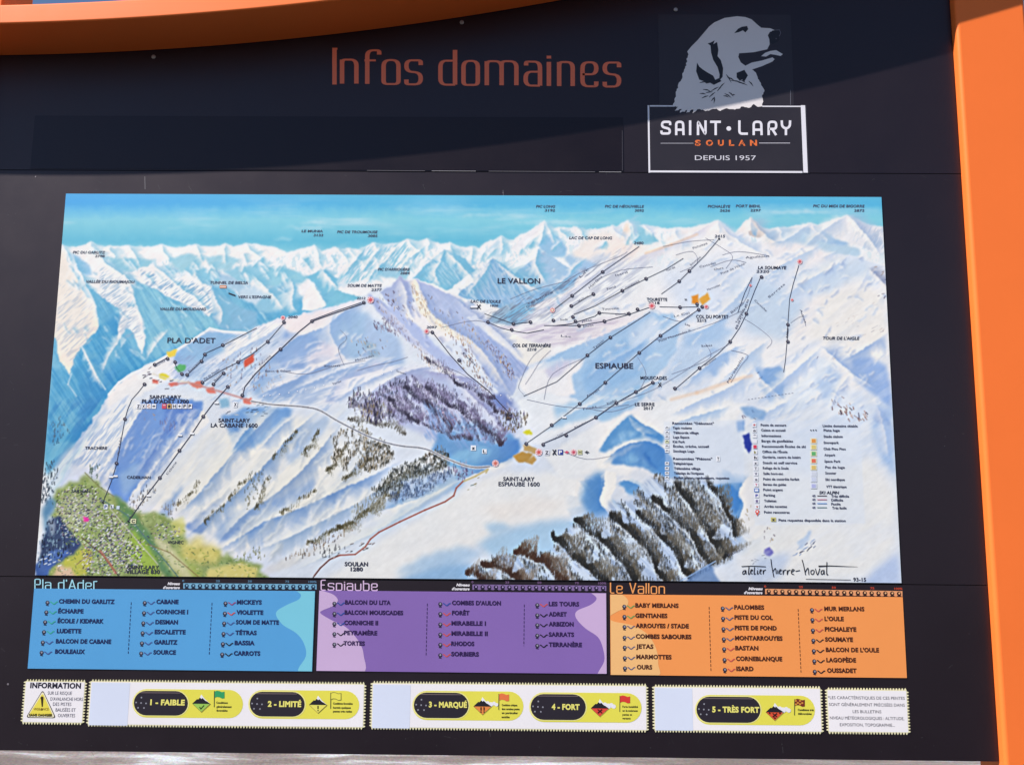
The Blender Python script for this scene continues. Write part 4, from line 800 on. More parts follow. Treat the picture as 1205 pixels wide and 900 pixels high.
    # Pla d'Adet village / La Cabane / Espiaube built parts
    c.dabs([(160,440),(178,432),(180,446),(176,450),(160,448)], 60, [(70,66,84),(150,146,160),(110,104,120)], (2,4), 1, -20, 20); c.dabs([(180,448),(200,448),(206,458),(196,462),(180,456)], 50, [(120,116,130),(220,216,220),(80,76,90)], (2,5), 1, -12, 10)
    c.dabs([(285,478),(310,474),(318,480),(306,490),(288,488)], 90, [(80,96,120),(214,224,232),(120,140,160)], (2,4), 1, -10, 15); c.dabs([(262,486),(280,484),(280,490),(264,490)], 30, [(90,100,120),(200,206,216)], (2,4), 1, -10, 15)
    P((120,190,140), [(206,432),(212,428),(219,430),(218,436),(209,438)], 1, .5); P((232,216,120), [(196,414),(208,411),(207,418),(198,421)], 1.5, .5); P((232,220,90), [(187,440),(194,439),(199,443),(195,447),(188,445)], 1, .5)
    P((214,120,104), [(287,424),(299,416),(299,426),(288,432)], 1, .3); P((226,136,120), [(222,451),(235,448),(240,456),(232,458)], 1.2, 1, .8); P((226,130,116), [(241,458),(252,456),(254,463),(244,462)], 1.2, 1, .8); P((226,130,116), [(180,447),(187,448),(186,452),(180,451)], 1.2, 1, .8); P((226,130,116), [(198,451),(208,449),(210,453),(200,455)], 1.2, 1, .8); P((226,130,116), [(286,470),(296,468),(296,475),(287,475)], 1.2, 1, .8)
    c.line((206,160,160), [(206,452),(222,450),(250,458),(284,468),(300,474)], 2.4, .7, 2); c.line((232,226,214), [(180,440),(200,446),(222,450)], 2, .7, 2)
    P((164,200,224), [(258,470),(268,468),(270,478),(260,480)], 3, 1)
    P((206,180,134), [(616,524),(622,524),(632,528),(630,534),(616,530)], 1, .5); P((198,164,104), [(604,536),(614,531),(627,534),(622,543),(610,544)], .8, .3); P((204,172,118), [(618,543),(628,536),(632,540),(626,547)], .8, .3)
    P((226,222,90), [(616,508),(624,505),(627,511),(620,512)], 1, .5)
    P((232,170,90), [(814,348),(822,347),(822,357),(814,358)], 1, .5); P((232,186,110), [(822,352),(833,344),(836,352),(826,360)], 1, .5)
    c.line((178,116,104), [(370,677),(377,668),(388,658),(400,653),(418,652),(430,643),(436,634),(446,626),(470,614),(500,600),(524,590),(534,583),(537,574),(545,566)], 1.8, .85, .9)
    c.line((110,84,76), [(368,680),(377,668),(388,658),(398,653)], 1.2, .8)
    c.dabs([(376,652),(400,648),(422,636),(438,634),(436,644),(412,654),(380,658)], 110, [(110,96,96),(214,206,206),(80,76,80)], (1.5,3.5), 1, -20, 20)
    c.line((206,196,160), [(546,566),(560,560),(574,552),(572,556)], 2.2, .8, 1); c.dabs([(538,572),(548,566),(572,560),(560,570),(546,580)], 40, [(120,140,140),(220,220,214),(160,150,110)], (1.5,4), 1, -25, 15)
    # road from la Cabane round to Espiaube
    q = smooth_pts([(296,472),(320,476),(350,478),(374,482),(395,494),(418,506),(440,516),(468,524),(500,528),(522,538),(545,547),(560,550),(576,549)], False, 4)
    c.line((240,240,244), q, 3.2, .8, 1.5); c.line((110,116,134), q, 1.1, .9, .8)
    # lake and holes on the right
    P((84,100,180), [(873,512),(882,510),(885,522),(882,534),(876,526)], 1.2, 1); P((112,108,190), [(899,646),(906,643),(911,650),(906,655),(900,653)], 1.2, 1)
    P((130,168,220), [(866,496),(876,494),(876,506),(868,508)], 2, 1); c.dabs([(872,486),(884,482),(890,496),(882,508),(876,500)], 30, [(40,40,70),(90,80,110)], (2,4), 1, 50, 20)
    P((150,184,224), [(870,480),(888,478),(902,484),(900,494),(884,492),(876,488)], 3, 2, .8)
    c.dabs([(928,654),(940,642),(952,636),(960,634),(954,646),(940,654)], 90, [(60,60,84),(110,120,150),(150,170,206)], (2,5), 1.1, -35, 15); P((170,196,232), [(938,638),(952,626),(956,624),(952,634),(942,646)], 3, 2, .8)
    c.dabs([(902,620),(910,616),(912,632),(906,638),(900,630)], 40, [(190,160,110),(130,120,130)], (1.5,3), 1, 70, 30); c.dabs([(876,660),(896,652),(902,656),(890,664)], 24, [(90,90,100)], (1.5,3), 1, -20, 30)
    c.dabs([(872,600),(884,596),(888,610),(878,614)], 24, [(190,180,160),(140,140,150)], (1.5,4), 1.2, 70, 30)
    c.streaks([(870,620),(1056,560),(1058,690),(870,690)], -30, 14, 4, (236,238,244), .5, 10, .5)
    P((190,206,238), [(1030,670),(1058,650),(1060,690),(1010,690)], 8, 3, .8)
    P((196,210,236), [(890,656),(930,650),(920,676),(896,690),(880,680)], 8, 3, .7)
    c.line((244,200,160), [(760,298),(790,288),(820,276)], 2.5, .4, 3); c.line((240,206,180), [(790,470),(820,462),(860,448),(884,442)], 3, .5, 4)
    # overall brushwork and grain
    n = fbm(h, w, 5, c.rs, 3, math.radians(-40), 3)-.5; n2 = fbm(h, w, 40, c.rs, 3)-.5
    land = np.clip(dist/6, 0, 1)
    c.a += (n*9*land)[..., None]+(n2*7*land)[..., None]*np.array([1, .7, .3])
    gy = np.interp(py, [280, 420, 560, 690], [.99, .975, .94, .94]); gx_ = np.clip((px-820)/200, 0, 1)
    g0 = gy+(.975-gy)*gx_*.7; c.a *= g0[..., None]*np.array([1.0, 1.0, .99], np.float32)
    mid = c.a.mean(-1, keepdims=True); c.a = mid+(c.a-mid)*1.05; c.a = 238+(c.a-238)*1.06
    sm = blur(c.a, 2.2*CS); c.a = c.a+(c.a-sm)*.45*land[..., None]; sm = blur(c.a, 12*CS); c.a = c.a+(c.a-sm)*.22*land[..., None]
    c.a = np.minimum(c.a, 249)
    # pale key panels
    for q, al in (([(781,496),(874,494),(876,568),(784,566)], .55), ([(884,496),(1012,494),(1018,616),(888,618)], .5)):
        P((218,227,240), q, 1.6, 0, al-.08, wf=0)
    return np.clip(c.a, 0, 252)

# ------------------------------------------------------------------ printed linework, symbols and names of the map
def lift_ink():
    ik = Ink(YM-0.0004); K = (44, 42, 58); K2 = (70, 70, 92)
    dots = []
    def lift(pts, w=.8, ds=()):
        ik.mark('lift_line'); ik.line(pts, w*.82, (66, 64, 82), 1)
    def dot(*ps):
        for x, y in ps: dots.append((x, y))
    lift([(170,452),(163,461),(155,470),(150,482),(147,493),(142,520),(137,546),(131,566),(121,591)]); dot((170,452),(147,493),(137,545))
    lift([(268,455),(251,474),(239,490),(226,510),(212,529),(188,562),(172,583),(151,613)], 1.15); dot((268,455),(239,490),(211,530),(188,562))
    lift([(182,429),(197,421)], 1.1); dot((182,429),(197,422)); lift([(205,426),(208,433),(214,440)]); dot((206,426),(214,440))
    lift([(220,441),(237,425),(241,416),(263,406),(290,392),(302,386)]); dot((220,441),(237,425),(241,417),(262,406))
    lift([(238,450),(260,436),(280,426),(296,417),(315,402),(332,382),(335,379)]); dot((238,450),(251,452),(263,439),(280,426),(315,402),(334,379))
    lift([(285,467),(288,455),(300,440),(318,422),(330,411),(352,390),(367,378),(395,368),(428,357)], 1.2); dot((285,465),(330,411),(367,378),(428,356))
    ik.line([(367,376.5),(395,366),(425,356)], .7, K2); lift([(251,452),(262,440)])
    lift([(509,391),(530,418),(550,440),(575,460),(600,487)], 1.4); dot((508.5,391),(540,424),(600,487))
    lift([(620,521),(650,500),(682,475),(712,450),(752,415),(777,395),(800,379),(822,364)]); dot((619,522),(649,500),(682,475),(712,450),(752,415),(777,395),(822,364.5))
    lift([(638,522),(660,513),(701,491),(725,474),(748,461),(768,450)], 1.2); dot((639,523),(666,512),(701,491),(725,474),(748,461),(768,450))
    lift([(616,466),(655,449),(691,418),(718,397),(745,380),(765,367)]); dot((691,418),(718,397))
    lift([(652,364),(673,348),(709,320),(752,290)]); dot((673,348),(709,320)); lift([(674,360),(690,350),(698,346)]); dot((672,360),(698,346))
    lift([(675,370),(700,360),(732,342),(760,328),(785,316),(804,304)]); dot((674,373),(732,342),(760,328))
    lift([(778,346),(799,331),(811,319),(830,300),(846,281)]); dot((799,331),(811,319))
    lift([(654,383),(672,381),(700,372),(705,368),(740,370),(766,361)]); dot((651,377),(705,368),(740,369),(750,364),(677,378),(681,383),(711,378))
    lift([(640,383),(680,383),(711,378),(740,370)], .8); lift([(776,361),(800,361.5),(822,361)]); dot((800,361.5),(820,358),(826,361))
    lift([(570,369),(590,376),(604,381),(624,379)]); lift([(574,379),(590,386),(602,389),(620,392),(640,388)]); dot((574,379),(604,381),(602,388),(624,379))
    lift([(895,326),(888,342),(883,355),(878,370),(870,386),(859,402),(845,416),(823,433),(808,446),(794,458)]); dot((896,326),(878,369),(859,402),(823,433),(794,457))
    lift([(940,312),(933,335),(929,352),(927,380),(926,402),(924,425),(922,438)]); dot((927,382),(927,402))
    lift([(885,326),(876,345),(868,368)], .7)
    for x, y in dots:
        ik.mark('lift_number')
        ik.disc(x, y, 2.15, (62, 58, 74), 3, 10); ik.disc(x+.3, y-.4, .8, (150, 146, 160), 4, 6)
    ik.mark('lift_end')
    for x, y in ((121,591),(846,281),(151,613)): ik.disc(x, y, 1.2, K, 3, 8)
    # thin pistes
    for q in ([(600,380),(640,350),(680,322),(728,302),(738,296)], [(520,385),(560,377),(590,386)], [(640,408),(628,418),(620,430),(614,444),(610,456),(616,464)], [(648,412),(636,424),(626,440),(618,452)], [(700,480),(760,462),(800,440),(830,420),(860,404)],
              [(780,372),(800,378),(815,370)], [(620,470),(660,478),(700,480),(740,476)], [(850,300),(870,296),(905,301)], [(836,314),(860,306),(878,309)], [(830,280),(850,292),(862,302),(854,316)], [(790,440),(812,432),(836,420),(830,404)],
              [(870,372),(890,384),(908,400),(902,410)], [(405,430),(398,410),(408,398),(400,388)], [(330,436),(360,440),(396,430),(430,424)], [(640,470),(650,440),(690,420)], [(600,352),(630,340),(670,330)], [(750,420),(760,440),(752,460)], [(885,326),(880,346),(872,360)],
              [(560,450),(540,438),(520,430)], [(930,380),(944,372),(948,384)], [(480,420),(460,426),(440,430),(420,436)], [(690,480),(720,484),(750,474)], [(660,530),(690,540),(720,536)], [(770,400),(790,396),(840,380),(872,366)],
              [(860,412),(876,416),(880,420),(872,430),(860,450)], [(700,330),(730,318),(768,314)], [(795,300),(815,296),(820,310),(800,320)], [(780,290),(812,284),(840,282)]):
        ik.mark('piste_line'); ik.line(smooth_pts(q, False, 4), .42, (140, 140, 162), 1)
    ik.mark('dotted_piste')
    for q in ([(500,430),(530,442),(560,456),(600,468)], [(310,466),(340,462),(370,456),(400,448)], [(450,440),(490,430),(520,436),(545,450)]): 
        qq = smooth_pts(q, False, 3)
        for p in qq: ik.disc(p[0], p[1], .75, (250, 250, 255), 1, 6)
    ik.dash((880,470), (935,462), .5, 2, 2, (120,120,140))
    # red stars and marks
    def star(x, y, r=3.2, col=(222, 78, 84)):
        ik.mark('map_symbol')
        ik.disc(x, y, r*.95, (244, 206, 208), 2, 12)
        ik.poly([(x+(r if i % 2 == 0 else r*.30)*math.sin(i*math.pi/8), y-(r if i % 2 == 0 else r*.30)*math.cos(i*math.pi/8)) for i in range(16)], col, 3)
    for x, y, r in ((436,353,4.4),(502,390,3.2),(333,374,3),(767,360,4.2),(831,361,3),(941,308,3.4),(650,365,3.4),(932,353,2),(883,336,1.8)): star(x, y, r, (228, 96, 60) if (x, y) == (650, 365) else (222, 84, 92))
    ik.disc(650, 365, 1.3, (250,230,200), 4)
    def tag_(x, y, w, h, bg, t=None, tc=K, lay=2):
        ik.mark('map_symbol'); ik.rect(x-w/2, y-h/2, x+w/2, y+h/2, bg, lay)
        if t: ik.text(t, x-w*.32, x+w*.32, y, h*.68, tc, .04, lay+1)
    WB = (246, 246, 250)
    for i, (t, bg, tc) in enumerate((('Z', WB, K), ('X', WB, K), ('C', WB, (190,120,60)), ('=', WB, K), (None, None, None), ('*', (214,76,96), WB), ('i', (232,190,120), K), ('H', WB, K), ('+', WB, K), ('F', WB, K), ('P', WB, K))):
        if bg: tag_(163+i*6.05, 478, 5.2, 5.6, bg, t, tc)
    tag_(277, 476, 5, 6.4, WB, 'X'); tag_(557, 527, 6.2, 6.2, WB, 'z'); tag_(570, 531, 5.4, 5.4, WB, 'L')
    tag_(124.5, 596, 4.6, 6, (235,240,246), 'P', (60,80,150)); tag_(132, 596, 3.6, 5, (235,240,246), 'L'); tag_(139, 597, 3.6, 4, (210,225,240)); tag_(157, 613, 6.4, 5.6, (228,226,180), 'C')
    star(583, 545, 4.2, (214,104,84)); star(634, 532, 4.4, (214,84,76))
    ik.text('X', 649.5, 655, 532, 6.2, K, .06, 3); tag_(643.5, 532.5, 6.4, 6, (232,232,240), 'Z'); tag_(659.5, 532, 6, 6, (40,62,150), 'P', WB); ik.text('+', 664.5, 669.5, 532, 4, (214,80,110), .1, 3, ); star(675, 532, 3.8, (206,70,96)); tag_(682.5, 532, 5.4, 5.6, (222,220,176), 'H', (110,104,60)); ik.text('+', 688, 693, 532, 4.5, (60,60,70), .05, 3)
    for x, y in ((136,560),(175,583),(212,512),(255,474),(226,510),(131,561),(664,491)): tag_(x, y, 5, 1.9, (250,250,252)); ik.line([(x-2.6, y+1.3), (x+2.6, y+1.3)], .7, K, 3)
    tag_(262.5, 337.5, 8, 3.4, (226,150,110)); ik.line([(259,337.8),(266,337.8)], .6, WB, 3); ik.line([(269,345),(277,348)], 1.6, K, 2)
    tag_(558, 361, 8, 2.6, WB); ik.line([(553,362.6),(562,362.6)], .8, K, 3); ik.text('X', 560.5, 566, 361, 5.6, K, .04, 3)
    ik.text('X', 1026-252, 778.5, 452.5, 5, K, .04, 3); ik.text('x', 805, 808.5, 352, 3, K, .02, 3)
    # names
    def T(*a, **k): ik.mark('place_name' if a[3] < 490 or a[4] > 3.2 else 'key_line'); ik.text(*a, **k)
    N = (52, 50, 70); G = (84, 88, 108); S = .22
    for s_, x0, x1, y, h in (('LE MUNIA',355,380,272,3.1),('3133',369,380,276.8,3.1),('PIC DE TROUMOUSE',397,444,273,3.3),('3085',433,444,277.6,3.1),('PIC LONG',631,653,243,3.2),('3192',641,653,247.6,3.2),('PIC DE NÉOUVIELLE',712,757.5,243,3.3),('3092',747,757.5,247.8,3.1),
                         ('PICHALÈYE',833,859,243,3.4),('2626',847,859,247.8,3.1),('PORT BIEHL',866,895,242.6,3.4),('2297',883,895,247.6,3.1),('PIC DU MIDI DE BIGORRE',957,1017,242.6,3.5),('2872',1005,1017,247.8,3.1),('PIC DU GARLITZ',86,123.5,297,3.3),('2798',112,123,301.4,3),
                         ('VALLÉE DU RIOUMAJOU',101,158,331.5,3.5),('VALLÉE DU MOUDANG',188,242,363.6,3.5),('TUNNEL DE BIELSA',247,292,332.6,3.5),('VERS L\'ESPAGNE',280,319,349.4,3.4),('PIC D\'ARRIOUÈRE',445,482,317,3.3),('2884',471,482,321.4,3.1),('SOUM DE MATTE',409,449,336,3.5),('2377',437,449,341,3.3),
                         ('2212',420,430,351,3),('2040',339,350,373,3.2),('2097',502,514,385,3),('LAC DE CAP DE LONG',670,720,280,3.5),('2480',746,757,286,3.4),('2415',841,853,278,3.4),('LAC DE L\'OULE',554,589,354.6,3.5),('1820',577,586,359.6,2.8),('LA SOUMAYE',892,925,315,3.9),('2320',890,905,319.4,3.4),
                         ('TOUR DE L\'AIGLE',968,1011,398,3.7),('COL DE TERRANÈRE',603,648,406.4,3.9),('2218',620,631,411,3.3)): T(s_, x0, x1, y, h, G if h < 3.7 else N, .02, shear=S)
    for s_, x0, x1, y, h, b in (('PLA D\'ADET',197,253.5,400.6,6.4,.01),('LE VALLON',585.5,635.5,330.6,6.6,.02),('ESPIAUBE',700.5,745,430.4,6.6,.02),('SAINT-LARY',176,213,467,4.3,.03),('PLA D\'ADET 1700',167,222,472.2,4.7,.02),('SAINT-LARY',257,294,494.6,4.7,.03),('LA CABANE 1600',248,303,500.4,4.9,.02),
                            ('SAINT-LARY',592,629,563.4,4.7,.03),('ESPIAUBE 1600',586.5,635,569.4,4.9,.02),('SOULAN',405.5,433,663.4,4.9,.04),('1280',412.5,427,669.4,4.6,.04),('SAINT-LARY',150,187,667.2,4.6,.02),('VILLAGE 830',148,188,672.4,4.8,.03),('TRACHÈRE',100,126,527,3.4,.02),('CADEILHAN',149.5,177,561.4,3.4,.02),
                            ('VIGNEC',197,216,637.8,3.6,.02),('TOURETTE',761,785,352.4,3.8,.02),('2218',763,776,356.4,3.1,.02),('COL DU PORTET',819,857,372.6,4.1,.02),('2215',820,831,377,3.4,.02),('MOUSCADES',753.5,784.5,444.6,4.0,.02),('LE SERRE',747,770,475.6,3.8,.02),('2017',757,768.5,480.2,3.4,.02),('93-15',1004,1019,681.6,4.4,.03),('SAILHAN',84,106,577.6,3.6,.02)):
        T(s_, x0, x1, y, h, N, b)
    def R(*a, **k): ik.mark('piste_name'); ik.textr(*a, **k)
    for s_, a, b in (('Garlitz',(183,430),(194,424)),('Escalette',(222,437),(236,424)),('Pic de Moulin',(240,446),(258,434)),('Bassia',(252,448),(262,438)),('Tourette',(305,430),(318,418)),('Balcon de Cabane',(312,436.5),(342,436)),('Soum',(381,430.5),(400,430)),('Muscadet',(418,424),(440,418)),
                     ('Tortes',(391,452),(401,448)),('Terranère',(466,436),(478,440)),('Teleski',(698,410),(710,400)),('Altiport',(690,466),(705,458)),('Vallon',(680,355),(692,348)),('Forêt',(545,415),(560,430)),('Tourette',(708,363.5),(728,362.5)),('Corniche',(724,370),(742,368)),('Stade',(659,376),(668,375.5)),('Jetas',(684,378),(696,376)),
                     ('Écharpe',(686,384),(698,382)),('Lac',(660,395),(672,396)),('Merlans',(693,339),(708,325)),('Isard',(724,324),(738,320)),('Fond',(714,340),(724,337)),('Corneblanque',(736,339),(752,330)),('Isards',(784,318),(794,314)),('Soumaye',(812,312),(824,302)),('Pichaleye',(815,292),(832,286)),('Cascades',(823,314),(842,309)),('Ours',(840,317),(851,315)),
                     ('Piste de l\'Oule',(848,322),(876,310)),('Aguillous',(877,303),(905,301)),('Marmottes',(832,341),(847,335)),('Balcon',(860,368),(874,356)),('Corniche',(888,353),(902,366)),('Sarrats',(904,350),(923,334)),('Adret',(942,364),(948,380)),('Mirabelle',(856,450),(874,420)),('Mouscades',(829,430),(842,421)),
                     ('Piste Mouscades II',(775,401.5),(812,388.5)),('Sabat',(825,407),(838,406)),('Le Col',(793,372),(811,368)),('Lita',(806,381),(812,383)),('Forêt',(686,481),(702,478)),('Rhodos',(714,475),(725,470)),('Les Tours',(652,516),(662,509)),('Rhodos',(676,503),(690,496)),('Pla d\'Adet',(139,535),(142,514)),('Cabane',(196,558),(207,543)),
                     ('Terbanère',(620,358),(650,343)),('Lac',(682,326),(692,316)),('Oule',(619,361),(629,358)),('Télésiège',(866,380),(874,364)),('Barrage',(866,387),(880,352)),('Cabane',(857,653),(874,645))):
        R(s_, a, b, 2.4, (96, 98, 122), .0)
    R('Arbizon', (926, 398), (926.6, 386), 2.6, K, .03)
    # key
    for s_, x0, x1, y in (('Remontées "Débutant"',791,840,498),('Tapis roulants',791.5,814,503.4),('Télécorde village',792,822,509),('Luge Espace',792,811,514.2),('Kid Park',791.5,806,519.6),('Écoles, crèche, accueil',792,834,525),('Stockage Luge',792,817,530.6),('Remontées "Piétons"',792,838,539.6),('Téléphérique',792,815,545.2),
                    ('Télécabine village',793,824,551),('Télésiège de l\'Artigusse',793,828,556.6),('Forfait piéton, randonneurs, raquettes',793,858,562),
                    ('Poste de secours',895,925,500),('Caisse et accueil',895.5,924,506),('Informations',896,919,512.6),('Barge de gonflables',896,933,518.8),('Recommandé Écoles de ski',896.5,948,525.2),('Office de l\'École',897,926.5,531.4),('Garderie, centre de loisirs',897,942,537.8),('Snack et self service',897.5,938,544.4),('Refuge de la Soula',897.5,928,550.6),
                    ('Salle hors-sac',898,921.5,557),('Point de contrôle forfait',898,940.5,563.6),('Bureau des guides',898,925,569.8),('Point argent',898,921,576),('Parking',898.5,912,582.4),('Toilettes',899,913.5,589),('Arrêts navettes',899,926,595.6),('Point rencontres',899,929,602.4),
                    ('Limite domaine skiable',968,1009,501),('Piste luge',969,988,506.2),('Stade slalom',969,991.5,513.4),('Snowpark',969,987,520.6),('Club Piou Piou',969,995,528),('Airpark',970,983,535.2),('Space Park',970,989,542.6),('Pas de luge',971,994,549.6),('Scooter',971,984,556.4),('Ski nordique',971,994,564),('Très difficile',978,999,583.6),('Difficile',978,992,588.2),('Facile',978,989,592.8),('Très facile',979,996,597.4),
                    ('Piste raquettes disponible dans la station',916,995,612)): T(s_, x0, x1, y, 2.9, (66, 66, 92), .03)
    T('VTT électrique', 972, 996, 572.4, 2.9, (66,66,92), .03); T('SKI ALPIN', 964, 987, 579.4, 3.5, N, .03, shear=.2)
    ik.mark('key_slope_marks')
    for i, (y, col) in enumerate(((583.2,(70,44,50)),(587.6,(206,100,130)),(592.2,(60,140,214)),(597,(80,120,110)))):
        ik.line([(961.5, y), (973, y)], .8, col, 2); ik.text('45', 955.5, 959.5, y, 2.4, (70,70,110), .04)
    for i in range(17):
        ik.mark('key_symbol'); y = 500+i*6.38; x = 887.5+i*.22
        ik.rect(x-2.6, y-2.4, x+2.6, y+2.4, (236,236,242), 2)
        t_ = '+o*##khxTVeYPPiv'[i % 16]; col = [(200,60,60),K,(30,60,90),None,(214,60,90),(150,140,60),K,K,(120,120,130),(90,90,120),(120,120,130),(214,120,140),(70,120,200),(50,50,160),(120,110,150),(190,90,70),(222,80,60)][i]
        if i == 4: ik.rect(x-2, y-2, x+2, y+2, (216,60,90), 3)
        elif i in (12,): ik.line([(x-2.4,y-1.8),(x+2.4,y-1.8),(x+2.4,y+1.8),(x-2.4,y+1.8)], .8, col, 3, closed=True)
        elif i == 16: ik.poly([(x,y+5),(x-2.6,y),(x-1.6,y-2.4),(x+1.6,y-2.4),(x+2.6,y)], (222,90,74), 3); ik.disc(x, y-.4, 1, WB, 4, 8)
        elif col: ik.text(t_, x-1.5, x+1.5, y, 3.2, col, .05, 3)
    for y, col in ((518.6,(230,150,70)),(526,(222,200,120)),(533.6,(96,176,110)),(542,(232,110,84)),(550,(222,190,110)),(557.4,(210,214,226)),(564,(206,212,232)),(571.6,(180,184,226))):
        ik.mark('key_symbol'); ik.rect(953.6, y-3.1, 961, y+3.1, (238,232,196) if y < 553 else (226,230,240), 2); ik.rect(955, y-2.2, 959.8, y+2.2, col, 3)
    for k in range(3): ik.disc(954+k*3, 506, .8, K, 3, 8)
    for i, y in enumerate((503.4,509,514.2,519.6,525,530.6,545.2,551,556.6,562)):
        x = 784.8; ik.mark('key_symbol'); ik.rect(x-2.4, y-1.9, x+2.4, y+1.9, (226,228,190) if i == 3 else (236,238,244), 2); ik.line([(x-1.6, y+.4), (x, y-1), (x+1.6, y+.4)], .8, K, 3)
    tag_(845, 539.6, 4.2, 6, WB, 'Y'); tag_(910, 611, 6, 5, (206,196,120), 'z')
    # signature
    SG = (40, 34, 40); ik.mark('signature')
    ik.line([(872.5,666.2),(884,665.6),(901,666.4)], .9, SG, 2); ik.line([(963,666),(976,665.4),(1009,666.6)], .8, SG, 2, wfun=lambda t: 1.5*(1-t)+.3); ik.line([(948,681),(1001,682)], .6, SG, 2)
    def sg(pts, w=.95): ik.line([(860+x/5.738, 600+y/5.738) for x, y in smooth_pts(pts, False, 4)], w, SG, 2)
    for q in ([(96,406),(82,412),(80,430),(92,428),(100,406),(102,432)], [(122,380),(118,430),(128,426)], [(132,416),(146,404),(136,402),(132,424),(146,428)], [(160,384),(156,430),(166,426)], [(180,404),(178,430),(186,424)], [(180,390),(181,393)], [(196,416),(206,404),(198,402),(194,424),(206,428)], [(218,404),(218,430),(222,410),(236,402)],
              [(270,330),(276,380),(290,452)], [(280,420),(300,392),(306,430)], [(316,404),(316,430)], [(326,418),(340,404),(330,402),(326,426),(342,428)], [(352,404),(352,432),(358,408),(372,402)], [(380,404),(380,434),(388,408),(402,404)], [(410,418),(428,404),(414,400),(408,426),(426,434)], [(436,412),(466,406)],
              [(480,334),(490,370),(504,438)], [(500,420),(520,390),(526,436)], [(552,404),(540,410),(542,430),(556,430),(562,410),(552,404)], [(570,394),(584,436),(600,392)], [(622,404),(610,412),(610,432),(624,426),(628,404),(630,434)], [(648,350),(646,430),(656,432)]): sg(q)
    ik.build('map_lines', mp)
# ------------------------------------------------------------------ materials
M_board = mat('dark_board', (0.0100, 0.0062, 0.0092), rough=0.38, spec=0.52, bump=0.03, bscale=700, var=0.25, vscale=3)
M_film = mat('black_film', (0.0078, 0.0046, 0.0062), rough=0.3, spec=0.4, bump=0.03, bscale=60, var=0.3, vscale=5)
M_stick = mat('sticker_vinyl', (0.022, 0.019, 0.024), rough=0.4, spec=0.5, var=0.3, vscale=6)
M_orange = mat('orange_paint', (0.86, 0.172, 0.032), rough=0.55, spec=0.22, bump=0.02, bscale=90, var=0.05, vscale=3)
M_metal = mat('bolt_metal', (0.45, 0.43, 0.42), rough=0.4, spec=0.5, metallic=0.8, var=0.2, vscale=300)
for m_ in (M_board, M_film, M_stick): m_.node_tree.nodes['Principled BSDF'].inputs['Specular Tint'].default_value = (1.0, 0.84, 0.93, 1)
M_back = mat('backing', (0.02, 0.02, 0.02), rough=0.8, var=0.2)

# ------------------------------------------------------------------ the ground
def ground():
    m = bpy.data.materials.new('slushy_ground'); m.use_nodes = True; n = m.node_tree; b = n.nodes['Principled BSDF']
    tc = n.nodes.new('ShaderNodeTexCoord')
    mp = n.nodes.new('ShaderNodeMapping'); mp.inputs['Rotation'].default_value = (0, 0, math.radians(-25)); mp.inputs['Scale'].default_value = (0.5, 2.4, 1)
    n.links.new(tc.outputs['Object'], mp.inputs['Vector'])
    a = n.nodes.new('ShaderNodeTexNoise'); a.inputs['Scale'].default_value = 1.5; a.inputs['Detail'].default_value = 9; a.inputs['Roughness'].default_value = 0.62
    n.links.new(mp.outputs[0], a.inputs['Vector'])
    r = n.nodes.new('ShaderNodeValToRGB'); e = r.color_ramp.elements
    e[0].position = 0.42; e[0].color = (0.20, 0.16, 0.145, 1); e[1].position = 0.60; e[1].color = (0.62, 0.64, 0.66, 1)
    k = e.new(0.52); k.color = (0.31, 0.265, 0.25, 1)
    n.links.new(a.outputs['Fac'], r.inputs[0])
    f = n.nodes.new('ShaderNodeTexNoise'); f.inputs['Scale'].default_value = 40; f.inputs['Detail'].default_value = 6
    n.links.new(tc.outputs['Object'], f.inputs['Vector'])
    mx = n.nodes.new('ShaderNodeMix'); mx.data_type = 'RGBA'; mx.blend_type = 'MULTIPLY'; mx.inputs[0].default_value = 0.5
    n.links.new(r.outputs[0], mx.inputs[6]); n.links.new(f.outputs['Color'], mx.inputs[7])
    n.links.new(mx.outputs[2], b.inputs['Base Color']); b.inputs['Roughness'].default_value = 0.85
    bn = n.nodes.new('ShaderNodeBump'); bn.inputs['Strength'].default_value = 0.4; bn.inputs['Distance'].default_value = 0.02
    n.links.new(f.outputs['Fac'], bn.inputs['Height']); n.links.new(bn.outputs[0], b.inputs['Normal'])
    rs = np.random.RandomState(3)
    xs = np.r_[-400, -100, -40, np.linspace(-14, 14, 90), 40, 100, 400]; ys = np.r_[-400, -60, -15, np.linspace(-5, 22, 90), 60, 400]
    v = []; ph = rs.rand(6)*6
    for y in ys:
        for x in xs:
            h = 0.02*math.sin(x*1.3+ph[0]+0.6*y)+0.018*math.sin(y*2.1+ph[1]-x*.4)+0.008*math.sin(5*x+3*y+ph[2])
            v.append((x, y, h-0.05))
    nx = len(xs)
    fs = [(j*nx+i, j*nx+i+1, (j+1)*nx+i+1, (j+1)*nx+i) for j in range(len(ys)-1) for i in range(nx-1)]
    meshobj('ground', v, fs, m, None, smooth=True, kind='structure')
ground()
def added_dark_ground():  # dark sheet added to cut ground bounce on the beam and darken panel reflections
    m = mat('bounce_cut_dark', (0.045, 0.043, 0.045), rough=0.9, spec=0.3, bump=0.5, bscale=60, var=0.35, vscale=3)
    bm = bmesh.new(); bmesh.ops.create_grid(bm, x_segments=30, y_segments=16, size=0.5)
    for v in bm.verts: v.co = Vector((v.co.x*60, v.co.y*26-9.6, 0.012))
    me = bpy.data.meshes.new('added_dark_ground'); bm.to_mesh(me); bm.free(); me.materials.append(m)
    link(bpy.data.objects.new('added_dark_ground', me), None, kind='structure')
added_dark_ground()

